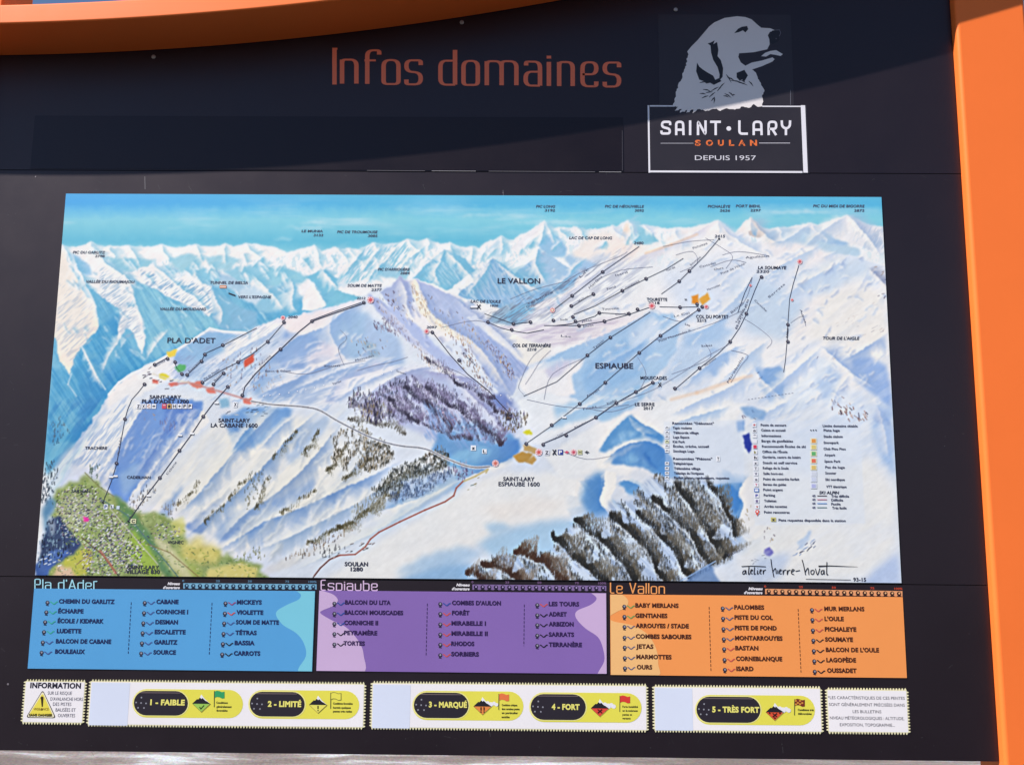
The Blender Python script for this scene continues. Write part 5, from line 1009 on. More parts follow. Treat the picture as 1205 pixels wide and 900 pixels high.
# ------------------------------------------------------------------ board and its orange frame
XL, XR = -1.722, 1.390
ZB, ZS1, ZS2 = Z0-0.7335, Z0-0.2345, Z0+1.0415
def beamz(x): return Z0+1.430+0.051*(x+1.85)**2
board = empty('information_board', (0, D, 0), label='large black information board with orange arched frame, standing outdoors', category='board')
def P(o):                        # keep world position under the Empty at the board's base
    o.matrix_parent_inverse = Matrix.Translation((0, -D, 0)); return o
TH = 0.022
g = 0.0011
P(slab('lower_panel', [(XL, ZB), (XR, ZB), (XR, ZS1-g), (XL, ZS1-g)], D, TH, M_board, board, label='bottom black panel carrying the slope lists and risk strips'))
P(slab('middle_panel', [(XL, ZS1+g), (XR, ZS1+g), (XR, ZS2-g), (XL, ZS2-g)], D, TH, M_board, board, label='middle black panel behind the mountain map'))
tops = [(x, beamz(x)+0.03) for x in np.linspace(XR, XL, 40)]
hp = P(slab('header_panel', [(XL, ZS2+g), (XR, ZS2+g)]+tops, D-0.0006, TH, M_board, board, label='top black panel with the title, in the shade of the beam'))
P(slab('backing_panel', [(XL+.01, ZB+.02), (XR-.01, ZB+.02), (XR-.01, Z0+1.44), (XL+.01, Z0+1.44)], D+TH+0.002, 0.03, M_back, board))
# beam : a box section swept along the arc, front face leaning back
def beam():
    xs = np.linspace(-2.05, 1.75, 90); prof = [(-0.19, 0.0), (-0.184, 0.066), (-0.02, 0.072), (0.0, 0.0)]
    # round the profile
    pr = []
    L = len(prof)
    for i in range(L):
        p = np.array(prof[i]); a = np.array(prof[i-1]); b = np.array(prof[(i+1) % L]); q = 0.006
        s_ = p+(a-p)/np.linalg.norm(a-p)*q; e = p+(b-p)/np.linalg.norm(b-p)*q
        for k in range(4):
            t = k/3; pr.append(tuple((1-t)**2*s_+2*t*(1-t)*p+t*t*e))
    n = len(pr); v = []
    for x in xs:
        for (dy, dz) in pr: v.append((x, D-0.0012+dy, beamz(x)+dz))
    f = [(i*n+j, (i+1)*n+j, (i+1)*n+(j+1) % n, i*n+(j+1) % n) for i in range(len(xs)-1) for j in range(n)]
    f += [tuple(range(n)), tuple(range(len(v)-1, len(v)-1-n, -1))]
    o = meshobj('arched_beam', v, f, M_orange, board, smooth=True)
    bm = bmesh.new(); bm.from_mesh(o.data); bmesh.ops.recalc_face_normals(bm, faces=bm.faces[:]); bm.to_mesh(o.data); bm.free()
    o.modifiers.new('wn', 'WEIGHTED_NORMAL')
    P(o)
beam()
pr_ = P(box('post', 1.3925, 1.617, D-0.03, D+0.12, -0.1, Z0+2.02, M_orange, board, bevel=0.012, seg=5, label='right hand orange post, wide and sunlit'))
P(box('post', -1.95, -1.7245, D-0.03, D+0.12, -0.1, Z0+1.425, M_orange, board, bevel=0.012, seg=5, label='left hand orange post'))
P(box('upright', -1.95, -1.722, D+0.002, D+0.17, Z0+1.512, Z0+2.1, M_orange, board, bevel=0.01, seg=3, label='orange upright rising behind the beam at the left'))
# bolts
def bolt(px, py, r):
    x, z = WP(px, py); n = 12; v = []; f = []
    for (rr, dy) in ((r, 0.0), (r, -0.0022), (r*0.72, -0.0036), (r*.34, -0.0036), (r*.3, -0.0022)):
        v += [(x+rr*math.cos(2*math.pi*i/n), D-0.0007+dy, z+rr*math.sin(2*math.pi*i/n)) for i in range(n)]
    for k in range(4): f += [(k*n+i, k*n+(i+1) % n, (k+1)*n+(i+1) % n, (k+1)*n+i) for i in range(n)]
    f.append(tuple(range(4*n, 5*n)))
    o = meshobj('bolt', v, f, M_metal, hp)
    bm = bmesh.new(); bm.from_mesh(o.data); bmesh.ops.recalc_face_normals(bm, faces=bm.faces[:]); bm.to_mesh(o.data); bm.free()
for px, py in ((181, 67.5), (543.5, 27), (795, 12)): bolt(px, py, 0.0068)
# title
C_T = (252, 124, 88)
ti = Ink(D-0.0006)
tw = 370; tk = 1/3.171
for ch, a_, b_ in (('I',66,84),('n',95,165),('f',189,250),('o',250,322),('s',335,405),('d',462,533),('o',548,618),('m',635,762),('a',780,850),('i',866,884),('n',905,972),('e',992,1060),('s',1075,1145)):
    xa_, xb_ = tw+a_*tk+2.6, tw+b_*tk-2.6
    ti.mark('title_letter')
    if ch in 'Ii': xm = (xa_+xb_)/2; xa_, xb_ = xm-.01, xm+.01
    y_ = 30+(221.5+(a_-60)*.0112)*tk-1.2
    glyph_fit(ti, ch, xa_, xb_, y_, 28.2, 2.3, C_T, 2.3)
ti.build('title_lettering', hp)
# small scratches on the black panels
sc = Ink(D)
sc.line([(170.5, 208), (170.8, 223)], .5, (150, 145, 150)); sc.disc(42, 208, .7, (170, 160, 165)); sc.disc(592, 227, .5, (150, 145, 150)); sc.disc(9.5, 804.5, 1.2, (120, 112, 118))
sc.line([(592, 224), (592.2, 231)], .4, (130, 125, 130))
rd = random.Random(9)
for i in range(150):
    x = rd.uniform(0, 1120); y = rd.choice([rd.uniform(206, 226), rd.uniform(206, 880), rd.uniform(866, 884)])
    if 30 < x < 1075 and 226 < y < 866: x = rd.choice([rd.uniform(2, 28), rd.uniform(1072, 1150)])
    g_ = rd.uniform(58, 104); c_ = (g_, g_*.97, g_)
    if rd.random() < .65: sc.disc(x, y, rd.uniform(.2, .5), c_, 0, 6)
    else:
        a_ = rd.uniform(0, 6.28); l_ = rd.uniform(2, 9); sc.line([(x, y), (x+l_*math.cos(a_), y+l_*math.sin(a_))], .22, c_, 0)
sc.build('scratches', board, kind='stuff')

# ------------------------------------------------------------------ blank film over the old header text
def sheet_top(name, px, outline_px, yf, thick, material, color=None, **props):
    X, Z = WP([p[0] for p in outline_px], [p[1] for p in outline_px], yf)
    o = slab(name, list(zip(X.tolist(), Z.tolist())), yf, thick, material, None, color, **props)
    return o
xa, zt = WP(43, 119, D); xb, zb = WP(733, 124, D); xc = WP(38, 200)[0]
film = slab('cover_film', [(xa, ZS2+.004), (xb, ZS2+.004), (xb, Z0+1.225), (xa, Z0+1.225)], D-0.0018, 0.0012, M_film, None,
            label='blank black plastic strip stuck below the title', category='cover strip')

fe = Ink(D-0.0018)  # highlight along the film's lower and right edges, painted as thin pale lines
for a_, b_, c_ in ((432, 500, (120,116,124)), (508, 560, (170,166,172)), (575, 700, (130,126,134)), (705, 731, (190,186,190))):
    fe.line([(a_, 200.8+(a_-432)*.006), (b_, 200.8+(b_-432)*.006)], .45, c_, 0)
fe.line([(732.2, 154), (732.4, 201)], .4, (90,86,96), 0)
fe.build('edge_highlight', film)
# ------------------------------------------------------------------ logo sticker
GR = (238, 230, 230); WH = (238, 234, 242)
def Cp(p): return (750+p[0]/4.0909, p[1]/4.0909)
logo = empty('logo_sticker', (float(WP(856, 0)[0]), D, float(WP(856, 203.5)[1])), label='black sticker with grey dog head and SAINT LARY lettering', category='sticker')
def PL(o, e):
    o.matrix_parent_inverse = Matrix.Translation(e.location).inverted(); return o
x0, z0 = WP(762.5, 203.6); x1, z1 = WP(949.2, 124.2); xd, zd = WP(930.2, 18)
PL(slab('sticker_sheet', [(x0, z0), (x1, z0), (x1, z1), (xd, z1), (xd, zd), (float(WP(775, 60)[0]), zd), (float(WP(775, 60)[0]), z1), (x0, z1)], D-0.0014, 0.0007, M_stick, logo), logo)
fr = Ink(D-0.0014)
def bar(x0, y0, x1, y1): fr.rect(x0, y0, x1, y1, WH, 0)
bar(762.6, 124.2, 764.6, 203.4); bar(764.6, 201.2, 944.3, 203.4); bar(943.8, 124.2, 949, 203.4); bar(764.6, 124.2, 794, 125.8); bar(897, 124.8, 943.8, 126.2)
fr.line([(930.2, 106), (930.2, 124)], .5, (120, 118, 128), 0)
fr.build('white_border', logo)
dg = Ink(D-0.0014)
rs = random.Random(5)
head = [(370,110),(345,130),(320,160),(290,195),(260,225),(240,250),(246,262),(236,285),(240,300),(230,322),(222,350),(212,385),(195,415),(185,450),(180,490),(172,512),(196,516),(180,534),(214,526),(205,545),(240,530),(236,546),(270,528),(266,546),(300,526),(330,536),(380,524),(400,536),(430,522),(470,529),(510,514),(540,520),(560,502),(580,516),(602,512),(606,490),(600,460),(612,440),(595,405),(580,380),(570,350),(552,336),(600,320),(650,298),(661,286),(650,278),(600,293),(550,303),(520,318),(498,302),(486,276),(490,258),(560,253),(625,239),(637,215),(635,190),(628,172),(638,155),(665,148),(640,138),(596,135),(575,118),(550,95),(520,84),(480,80),(420,88)]
hp_ = []
for i in range(len(head)):     # furry outline along the neck and chest
    a = head[i]; b = head[(i+1) % len(head)]; hp_.append(a)
    if 5 <= i <= 40:
        L = math.hypot(b[0]-a[0], b[1]-a[1]); k = int(L/7)
        for j in range(1, k):
            t = j/k; s_ = rs.uniform(-3.5, 3.5); hp_.append((a[0]+(b[0]-a[0])*t+s_, a[1]+(b[1]-a[1])*t+s_*.6+rs.uniform(-1.5, 1.5)))
dg.poly([Cp(p) for p in hp_], GR, 0)
dg.poly([Cp(p) for p in [(596,272),(615,256),(640,247),(668,243),(700,262),(690,271),(660,265),(640,262),(620,274)]], GR, 0)
BK = (40, 38, 48)
for q in ([(466,162),(485,140),(503,131),(528,127),(534,142),(520,158),(508,148),(490,156)],
          [(338,210),(352,222),(355,255),(365,290),(386,325),(396,360),(392,392),(410,372),(413,330),(402,292),(386,272),(390,242),(384,204),(366,214),(372,196),(350,208)],
          [(287,303),(283,345),(298,385),(318,392),(332,404),(350,400),(368,410),(405,392),(392,378),(375,386),(365,366),(340,352),(315,336),(298,322)],
          [(478,352),(515,338),(532,365),(516,392),(502,384),(494,392),(478,374)],
          [(648,150),(665,146),(688,150),(688,168),(678,172),(684,192),(672,206),(648,214),(640,200),(636,180)]):
    dg.poly([Cp(p) for p in q], BK, 1)
dg.line([Cp(p) for p in [(664,147),(684,146),(690,160),(684,176)]], .5, (130,126,138), 2); dg.disc(*Cp((668, 188)), .9, (90,88,100), 2)
for (a, b) in [((316,432),(352,440)),((330,448),(362,444)),((310,474),(342,462)),((300,452),(330,455)),((355,440),(392,420)),((345,470),(375,445)),((372,470),(368,500)),((385,440),(408,412)),((395,425),(420,400)),((420,452),(452,472)),((440,445),(462,466)),((414,462),(440,470)),((432,372),(470,392)),((450,388),(505,400)),((428,360),(452,400)),((486,398),(530,412)),((536,392),(558,418)),((356,488),(372,468)),((455,460),(470,458)),((500,388),(520,400)),((300,400),(330,396)),((310,365),(300,350))]:
    a = Cp(a); b = Cp(b); m_ = ((a[0]+b[0])/2+.3, (a[1]+b[1])/2-.5)
    dg.line([a, m_, b], 1, BK, 1, wfun=lambda t: .25+1.2*math.sin(math.pi*min(1, t+.08)))
dg.build('dog_head', logo)
lt = Ink(D-0.0014)
def stro(pts, w, col=WH): lt.line([Cp(p) for p in rnd(pts, 14, 4)], w, col, 1)
w3 = 2.8
for pts in ([(158,604),(158,588),(120,588),(118,612),(156,622),(156,644),(116,644),(116,630)], [(187,652),(187,588),(220,588),(222,652)], [(187,626),(220,626)], [(254,581),(254,652)],
            [(292,652),(292,584),(328,650),(328,581)], [(350,588),(402,588)], [(377,588),(377,652)], [(491,581),(491,645),(532,645)], [(560,652),(560,588),(596,588),(598,652)], [(560,626),(597,626)],
            [(632,652),(632,588),(668,588),(668,622),(634,622)], [(650,624),(668,652)], [(695,581),(696,610),(716,622),(734,610),(735,581)], [(715,620),(715,652)]):
    stro(pts, w3)
lt.disc(*Cp((440, 620)), 2.9, WH, 1)
lt.line([Cp((112, 691)), Cp((270, 691))], .6, (190, 186, 195), 1); lt.line([Cp((586, 690)), Cp((735, 690))], .7, (215, 210, 220), 1)
OR = (240, 120, 60); lt.mark('orange_word')
for ch, a, b in zip('SOULAN', (277, 330, 388, 441, 486, 542), (305, 364, 416, 466, 520, 576)):
    lt.text(ch, *[Cp((v, 0))[0] for v in (a, b)], Cp((0, 689))[1], 7.6, OR, bold=.045)
for cx in (292, 300, 348, 355, 401, 455, 503, 512, 560): lt.line([Cp((cx-9, 700)), Cp((cx+7, 680))], .55, (60, 52, 60), 2)
lt.mark('date_line'); lt.text('DEPUIS 1957', *[Cp((v, 0))[0] for v in (277, 571)], Cp((0, 761))[1], 6.0, (225, 221, 230), bold=.0)
lt.build('logo_lettering', logo)

# ------------------------------------------------------------------ mountain map
MX0, MX1, MZ0, MZ1 = -1.4585, 1.1345, Z0-0.2300, Z0+0.9625
mp = empty('piste_map', ((MX0+MX1)/2, D, MZ0), label='painted panorama map of snowy mountains with ski lifts, on the middle of the board', category='map')
YM = D-0.003
PL(slab('map_sheet', [(MX0, MZ0), (MX1, MZ0), (MX1, MZ1), (MX0, MZ1)], YM, 0.0028, INK, mp, (225, 230, 240)), mp)
def painted():
    nx, nz = 1240, 572
    xs = np.linspace(MX0, MX1, nx); zs = np.linspace(MZ0, MZ1, nz)
    X, Z = np.meshgrid(xs, zs); px, py = PW(X, Z, YM)
    img = paint_map()                                  # canvas in sheet drawing units
    fx = np.clip((px-CX0)*CS, 0, img.shape[1]-1.01); fy = np.clip((py-CY0)*CS, 0, img.shape[0]-1.01)
    ix = fx.astype(int); iy = fy.astype(int); ax = (fx-ix)[..., None]; ay = (fy-iy)[..., None]
    c = (img[iy, ix]*(1-ax)*(1-ay)+img[iy, ix+1]*ax*(1-ay)+img[iy+1, ix]*(1-ax)*ay+img[iy+1, ix+1]*ax*ay)
    c = lin(np.clip(c, 0, 255))*PRINT
    me = bpy.data.meshes.new('map_painting')
    v = np.stack([X, np.full_like(X, YM-0.0002), Z], -1).reshape(-1, 3).astype(np.float32)
    i = np.arange(nx-1)[None, :]+np.arange(nz-1)[:, None]*nx; i = i.ravel()
    q = np.stack([i, i+1, i+nx+1, i+nx], -1).astype(np.int32)
    me.vertices.add(len(v)); me.vertices.foreach_set('co', v.ravel())
    me.loops.add(q.size); me.loops.foreach_set('vertex_index', q.ravel())
    me.polygons.add(len(q)); me.polygons.foreach_set('loop_start', np.arange(0, q.size, 4, dtype=np.int32))
    me.update(calc_edges=True)
    ca = me.color_attributes.new('Col', 'FLOAT_COLOR', 'POINT')
    ca.data.foreach_set('color', np.c_[c.reshape(-1, 3), np.ones(len(v))].astype(np.float32).ravel())
    me.materials.append(INK)
    o = bpy.data.objects.new('map_painting', me); link(o, mp); PL(o, mp)
painted()
lift_ink()

# ------------------------------------------------------------------ slope lists
def wave(ink, x, y, s, ball, col):
    ink.disc(x, y, 2.4*s, ball, 1, 12); ink.disc(x+.2, y-.4, 1.2*s, (150, 150, 165), 2, 8)
    ink.line([(x-1.8*s, y+3.0*s), (x+1.6*s, y+3.6*s)], 1.1*s, ball, 1)
    pts = [(x+3.1+i*.9*1.02, y+.3+1.3*math.sin(-1.9+i*.72)) for i in range(11)]
    ink.line(pts, 1.35*s, col, 1)
def plist(name, label, rect, ground_c, blob_c, blobs, head_c, title, tbox, niv, strip, cols, seps, scale, org, ink_c, strip_c):
    cx = lambda v: org[0]+v/scale
    cyy = lambda v: org[1]+v/scale
    (l, t, r, b) = rect
    xa, xb = l, r
    e = empty(name, ((xa+xb)/2, D, b), label=label, category='slope list')
    PL(slab('list_sheet', [(xa, b), (xb, b), (xb, t), (xa, t)], D-0.0022, 0.0020, INK, e, ground_c), e)
    ik = Ink(D-0.0022)
    for bl in blobs: ik.poly(clip([(cx(p[0]), cyy(p[1])) for p in bl], xa, xb, b, t), blob_c, 0)
    # header strip with its little level lamps
    sx0, sy0, sx1, sy1 = strip
    ik2 = Ink(D)
    ik2.poly([(cx(sx0), cyy(sy0)), (cx(sx1), cyy(sy1)), (cx(sx1), cyy(sy1)+6.3), (cx(sx0), cyy(sy0)+6.3)], strip_c[0], 0)
    n = 20
    for i in range(n):
        ik2.mark('level_lamp')
        f = (i+.5)/n; x = cx(sx0+(sx1-sx0)*f); y = cyy(sy0+(sy1-sy0)*f)+3.2
        ik2.disc(x, y, 2.45, strip_c[1], 1, 12); ik2.disc(x+.3, y-.5, 1.05, strip_c[2], 2, 8); ik2.line([(x-2.2, y+2.7), (x+2.6, y+2.7)], .7, (30, 26, 34), 3)
    ik2.mark('level_scale')
    for i, s_ in enumerate(('0', '25', '50', '75', '100%')):
        f = (0, .26, .5, .78, .97)[i]; x = cx(sx0+(sx1-sx0)*f); y = cyy(sy0+(sy1-sy0)*f)-2.8
        ik2.text(s_, x-1.2*len(s_), x+1.2*len(s_), y, 2.3, strip_c[3], .03)
    nx0, nx1, ny = niv; ik2.mark('level_caption')
    ik2.text('Niveau', cx(nx0)+5, cx(nx1), cyy(ny), 3.2, (235, 230, 235), .06, shear=.25)
    ik2.text("d'ouverture", cx(nx0)-.5, cx(nx1), cyy(ny)+4.6, 3.2, (235, 230, 235), .06, shear=.25)
    tx0, ty, tx1, ty1, xh = tbox; ik2.mark('heading')
    stroke_text(ik2, title, cx(tx0)+1, cyy(ty), cx(tx1)-1, cyy(ty1), xh, 1.15, head_c, fat=1.25, gap=.30, lay=3)
    ik2.build('level_strip', e)
    for col in cols:
        for (s_, a, b_, y, wx, wc) in col:
            ik.mark('piste_name')
            ik.text(s_, cx(a), cx(b_), cyy(y), 5.1, ink_c, .052)
            wave(ik, cx(wx), cyy(y)+1.4, .95, (45, 40, 60), wc)
    for (a, b_) in seps: ik.mark('dashed_divider'); ik.dash((cx(a[0]), cyy(a[1])), (cx(b_[0]), cyy(b_[1])), .7, 3.2, 1.6, ink_c)
    ik.build('colour_wave', e)
    return e
def clip(pts, xa, xb, zb, zt):
    """keep blob outlines inside the sheet"""
    out = []
    for x, y in smooth_pts(pts, True, 5):
        X, Z = WP(x, y, D-0.0022); X = min(max(X, xa+.0005), xb-.0005); Z = min(max(Z, zb+.0005), zt-.0005)
        a, b = PW(X, Z, D-0.0022); out.append((a, b))
    return out
ZLB = Z0-0.5010
def xw(px, py): return float(WP(px, py)[0])
def zw(px, py): return float(WP(px, py)[1])
GN = (60, 170, 150); BL = (50, 80, 160); RD = (205, 85, 80); BKc = (30, 28, 40); DB = (70, 90, 150)
ZLT = zw(200, 693.6)
plist('slope_list', 'blue list of piste names headed Pla d\'Adet, left below the map', (-1.4585, ZLT, xw(369.3, 740), ZLB),
  (88, 163, 218), (126, 204, 224), [[(1100,74),(1118,98),(1108,118),(1060,140),(1020,170),(1045,215),(1100,250),(1130,290),(1138,340),(1108,402),(1200,410),(1200,60)]],
  (165, 220, 235), "Pla d'Adet", (68, 76, 318, 79, 8.0), (578, 642, 55), (655, 53, 1180, 57),
  [[(s, a, b, y, 120-i*4.6, c) for i, (s, a, b, y, c) in enumerate([('CHEMIN DU GARLITZ',165,385,125,GN),('ÉCHARPE',162,262,163,GN),('ÉCOLE / KIDPARK',160,342,202,GN),('LUDETTE',157,253,241,GN),('BALCON DE CABANE',153,371,282,DB),('BOULEAUX',150,268,322,DB)])],
   [(s, a, b, y, 503-i*2.8, DB) for i, (s, a, b, y) in enumerate([('CABANE',549,636,126),('CORNICHE I',547,674,166),('DESMAN',545,634,206),('ESCALETTE',542,664,245),('GARLITZ',540,632,285),('SOURCE',537,626,325)])],
   [(s, a, b, y, 821-i*2.6, c) for i, (s, a, b, y, c) in enumerate([('MICKEYS',866,964,128,(150,70,120)),('VIOLETTE',864,970,168,RD),('SOUM DE MATTE',862,1032,207,DB),('TÉTRAS',860,944,248,DB),('BASSIA',857,936,288,BKc),('CARROTS',854,958,329,BKc)])]],
  [((450,128),(438,330)), ((768,130),(757,335))], 3.3472, (20, 670), (28, 42, 92), ((120, 175, 205), (25, 45, 75), (130, 180, 205), (90, 130, 160)))
plist('slope_list', 'purple list of piste names headed Espiaube, centre below the map', (xw(374.2, 740), zw(545, 696), xw(713.6, 740), zw(545, 790.6)),
  (136, 104, 176), (206, 176, 214), [[(40,70),(70,84),(108,98),(126,120),(108,142),(66,160),(58,172),(100,198),(160,228),(210,285),(228,340),(220,410),(40,420),(20,240)],
   [(1120,80),(1145,112),(1122,138),(1068,162),(1064,190),(1100,230),(1150,265),(1170,310),(1175,360),(1150,415),(1210,420),(1210,70)]],
  (222, 190, 222), 'Espiaube', (57, 80, 284, 82, 8.0), (577, 645, 60), (656, 58, 1183, 63),
  [[(s, a, b, y, 112, c) for (s, a, b, y, c) in [('BALCON DU LITA',154,334,129,BL),('BALCON MOUSCADES',152,383,169,BL),('CORNICHE II',150,284,209,BL),('PEYRAMÈRE',150,281,249,BKc),('TORTES',148,232,290,BKc)]],
   [(s, a, b, y, 529, c) for (s, a, b, y, c) in [("COMBES D'AULON",575,768,131,BL),('FORÊT',575,644,170,RD),('MIRABELLE I',573,709,211,RD),('MIRABELLE II',573,716,251,RD),('RHODOS',572,663,291,RD),('SORBIERS',572,681,332,RD)]],
   [(s, a, b, y, 911, c) for (s, a, b, y, c) in [('LES TOURS',956,1076,135,RD),('ADRET',956,1027,175,BKc),('ARBIZON',956,1054,214,BKc),('SARRATS',956,1056,255,BKc),('TERRANÈRE',956,1087,295,BKc)]]],
  [((478,133),(473,340)), ((860,137),(858,300))], 3.3472, (360, 670), (48, 26, 78), ((130, 105, 155), (35, 22, 52), (165, 145, 190), (120, 90, 130)))
plist('slope_list', 'orange list of piste names headed Le Vallon, right below the map', (xw(718.2, 740), zw(890, 700.6), 1.1365, zw(890, 795.3)),
  (249, 155, 84), (247, 190, 124), [[(10,80),(65,92),(95,118),(85,145),(50,162),(22,182),(40,198),(110,213),(170,248),(203,305),(210,360),(200,415),(0,420),(0,250)]],
  (250, 165, 95), 'Le Vallon', (24, 89, 237, 92, 8.4), (541, 610, 73), (620, 73, 1146, 82),
  [[(s, a, b, y, 80+i*.4, c) for i, (s, a, b, y, c) in enumerate([('BABY MERLANS',122,288,137,(120,160,90)),('GENTIANES',122,245,176,(120,160,90)),('ARROUYES / STADE',123,327,215,(110,100,120)),('COMBES SABOURES',124,337,256,(90,95,130)),('JETAS',125,192,294,(90,95,130)),('MARMOTTES',126,261,334,(90,95,130)),('OURS',128,187,373,(90,95,130))])],
   [(s, a, b, y, 457+i*1.4, c) for i, (s, a, b, y, c) in enumerate([('PALOMBES',501,616,144,(90,95,130)),('PISTE DU COL',502,649,183,(90,95,130)),('PISTE DE FOND',503,664,223,(90,95,130)),('MONTARROUYES',504,686,262,(90,95,130)),('BASTAN',505,594,300,RD),('CORNEBLANQUE',508,685,341,RD),('ISARD',509,575,379,RD)])],
   [(s, a, b, y, 799+i*1.8, c) for i, (s, a, b, y, c) in enumerate([('MUR MERLANS',846,1000,150,RD),("L'OULE",847,921,188,RD),('PICHALEYE',848,969,228,RD),('SOUMAYE',849,956,267,BKc),("BALCON DE L'OULE",852,1056,307,BKc),('LAGOPÈDE',854,968,346,BKc),('OUSSADET',857,970,386,BKc)])]],
  [((405,142),(412,390)), ((746,150),(757,393))], 3.2568, (710, 670), (80, 34, 22), ((235, 160, 110), (60, 28, 22), (245, 185, 130), (200, 70, 45)))

# ------------------------------------------------------------------ perforated risk strips
CRM = (238, 230, 186); PAP = (246, 240, 242)
def toothed(x0, x1, z0, z1, pitch, amp):
    pts = []
    def side(ax, az, bx, bz, nx, nz):
        L = math.hypot(bx-ax, bz-az); n = max(3, int(round(L/pitch)))
        for i in range(n):
            for (t, d) in ((0.0, 0), (0.25, amp), (0.45, amp), (0.72, 0)):
                tt = (i+t)/n; pts.append((ax+(bx-ax)*tt+nx*d, az+(bz-az)*tt+nz*d))
    side(x0, z0, x1, z0, 0, -1); side(x1, z0, x1, z1, 1, 0); side(x1, z1, x0, z1, 0, 1); side(x0, z1, x0, z0, -1, 0)
    return pts
def sticker(name, label, cat, px0, py0, px1, py1, **kw):
    ymid = (py0+py1)/2; xmid = (px0+px1)/2
    x0 = xw(px0, ymid); x1 = xw(px1, ymid); z1 = zw(xmid, py0); z0 = zw(xmid, py1); a = 0.0056
    e = empty(name, ((x0+x1)/2, D, z0), label=label, category=cat, **kw)
    o = slab('perforated_sheet', toothed(x0+a, x1-a, z0+a, z1-a, 0.0086, a), D-0.0020, 0.0018, INK, e, CRM); PL(o, e)
    ik = Ink(D-0.0020); m_ = a*1.25
    ik.raw([(x0+m_, z0+m_), (x1-m_, z0+m_), (x1-m_, z1-m_), (x0+m_, z1-m_)], [(0, 1, 2, 3)], PAP, 0)
    return e, ik
def pill(ik, x0, y0, x1, y1, slope, col, lay):
    r = (y1-y0)/2; pts = []
    for i in range(13): t = math.pi/2+math.pi*i/12; pts.append((x0+r+r*math.cos(t), y0+r-r*math.sin(t)))
    for i in range(13): t = -math.pi/2+math.pi*i/12; pts.append((x1-r+r*math.cos(t), y0+r-r*math.sin(t)))
    ik.poly([(x, y+(x-x0)*slope) for x, y in pts], col, lay)
YE = (234, 224, 84); YL = (246, 236, 150); PB = (42, 36, 46)
def badge(ik, x0, y0, x1, y1, bx1, text, tx0, tx1, ty, dia, flag, lines, kind):
    s_ = .008; ik.mark('risk_badge')
    pill(ik, x0-1.2, y0, x1, y1, s_, YE, 1)
    pill(ik, x0-1.2, y0+1, bx1+1.4, y1-1.6, s_, YL, 2)
    bx0 = x0+.6; by0 = y0+2.0; by1 = y1-2.6
    pill(ik, bx0, by0, bx1, by1, s_, PB, 3)
    ik.line([(bx0+8, by0+2.2), (bx1-9, by0+2.6)], .9, (120, 104, 104), 4)
    for dx, dy in ((9, -6.4), (2.8, -.6), (8.6, 0), (14.4, 0.4), (5, 5.6), (12, 5.8)):
        ik.disc(bx0+dx, (by0+by1)/2+dy, .95, (150, 150, 160), 4, 6)
    ik.text(text, tx0, tx1, ty, 6.4, (240, 230, 120), .05, 4)
    cx, cy = dia; R = 10.6
    lowc = {1: (160, 205, 90), 2: (236, 226, 100), 3: (236, 140, 70), 4: (226, 72, 60), 5: (226, 84, 52)}[kind]
    if kind >= 3:   # avalanche cloud to the right
        for k, (dx, dy, r) in enumerate(((6, -3, 2.6), (10, -1.6, 2.8), (13.5, -2.6, 2.4), (16.5, -1.2, 2.2))):
            ik.disc(cx+dx, cy+dy, r*(.85 if kind == 3 else 1.05), (238, 234, 240), 2+(k % 2), 12)
    ik.poly([(cx-R, cy+.6), (cx+R, cy+1), (cx, cy+R)], lowc, 3)
    ik.poly([(cx-R, cy+.6), (cx-5, cy-4), (cx-3, cy-3.4), (cx, cy-R+.5), (cx+4.5, cy-4.4), (cx+5.4, cy-3.6), (cx+R, cy+.9)], (240, 238, 244), 4)
    ik.poly([(cx-R, cy+.6), (cx-5, cy-4.6), (cx-3.5, cy-4.2), (cx-1.6, cy-6.4), (cx+.4, cy-4.8), (cx+1.4, cy-6), (cx+5, cy-2.6), (cx+6.5, cy-2), (cx+R, cy+.9)], (34, 30, 38), 5)
    ik.line([(cx-R, cy+.6), (cx, cy+R), (cx+R, cy+.9)], .45, (140, 110, 60), 5)
    dk = (50, 24, 24)
    if kind == 1: ik.line([(cx-2, cy+4.5), (cx-.6, cy+7), (cx+3.4, cy+2.6)], 1.1, (30, 40, 20), 5)
    if kind == 2: ik.line([(cx, cy+1.8), (cx, cy+5.6)], 1.4, (30, 30, 20), 5); ik.disc(cx, cy+7.4, .8, (30, 30, 20), 5, 8)
    if kind == 3:
        for dx in (-1.8, 1.8): ik.line([(cx+dx, cy+1.6), (cx+dx, cy+5.6)], 1.4, dk, 5); ik.disc(cx+dx, cy+7.2, .8, dk, 5, 8)
    if kind >= 4:
        ik.line([(cx-2.6, cy+2), (cx+2.6, cy+6.4)], 1.3, dk, 5); ik.line([(cx+2.6, cy+2), (cx-2.6, cy+6.4)], 1.3, dk, 6)
    if kind == 5:
        for dx, dy in ((-6, 1.9), (6, 1.9), (0, 7.6)): ik.poly([(cx+dx-1.3, cy+dy), (cx+dx, cy+dy-1.2), (cx+dx+1.3, cy+dy), (cx+dx, cy+dy+1.2)], dk, 5)
    fx, fy = flag; fc = {1: (50, 160, 100), 2: (236, 226, 90), 3: (234, 120, 70), 4: (222, 60, 52), 5: (120, 40, 36)}[kind]
    fp = [(fx, fy+.8), (fx+3, fy-.4), (fx+6, fy+.2), (fx+9, fy+1.4), (fx+12, fy+.8), (fx+12, fy+8.6), (fx+9, fy+9), (fx+6, fy+7.4), (fx+3, fy+7), (fx, fy+8.2)]
    ik.poly(fp, fc, 3)
    if kind == 2: ik.line(fp, .45, (90, 90, 60), 4, closed=True)
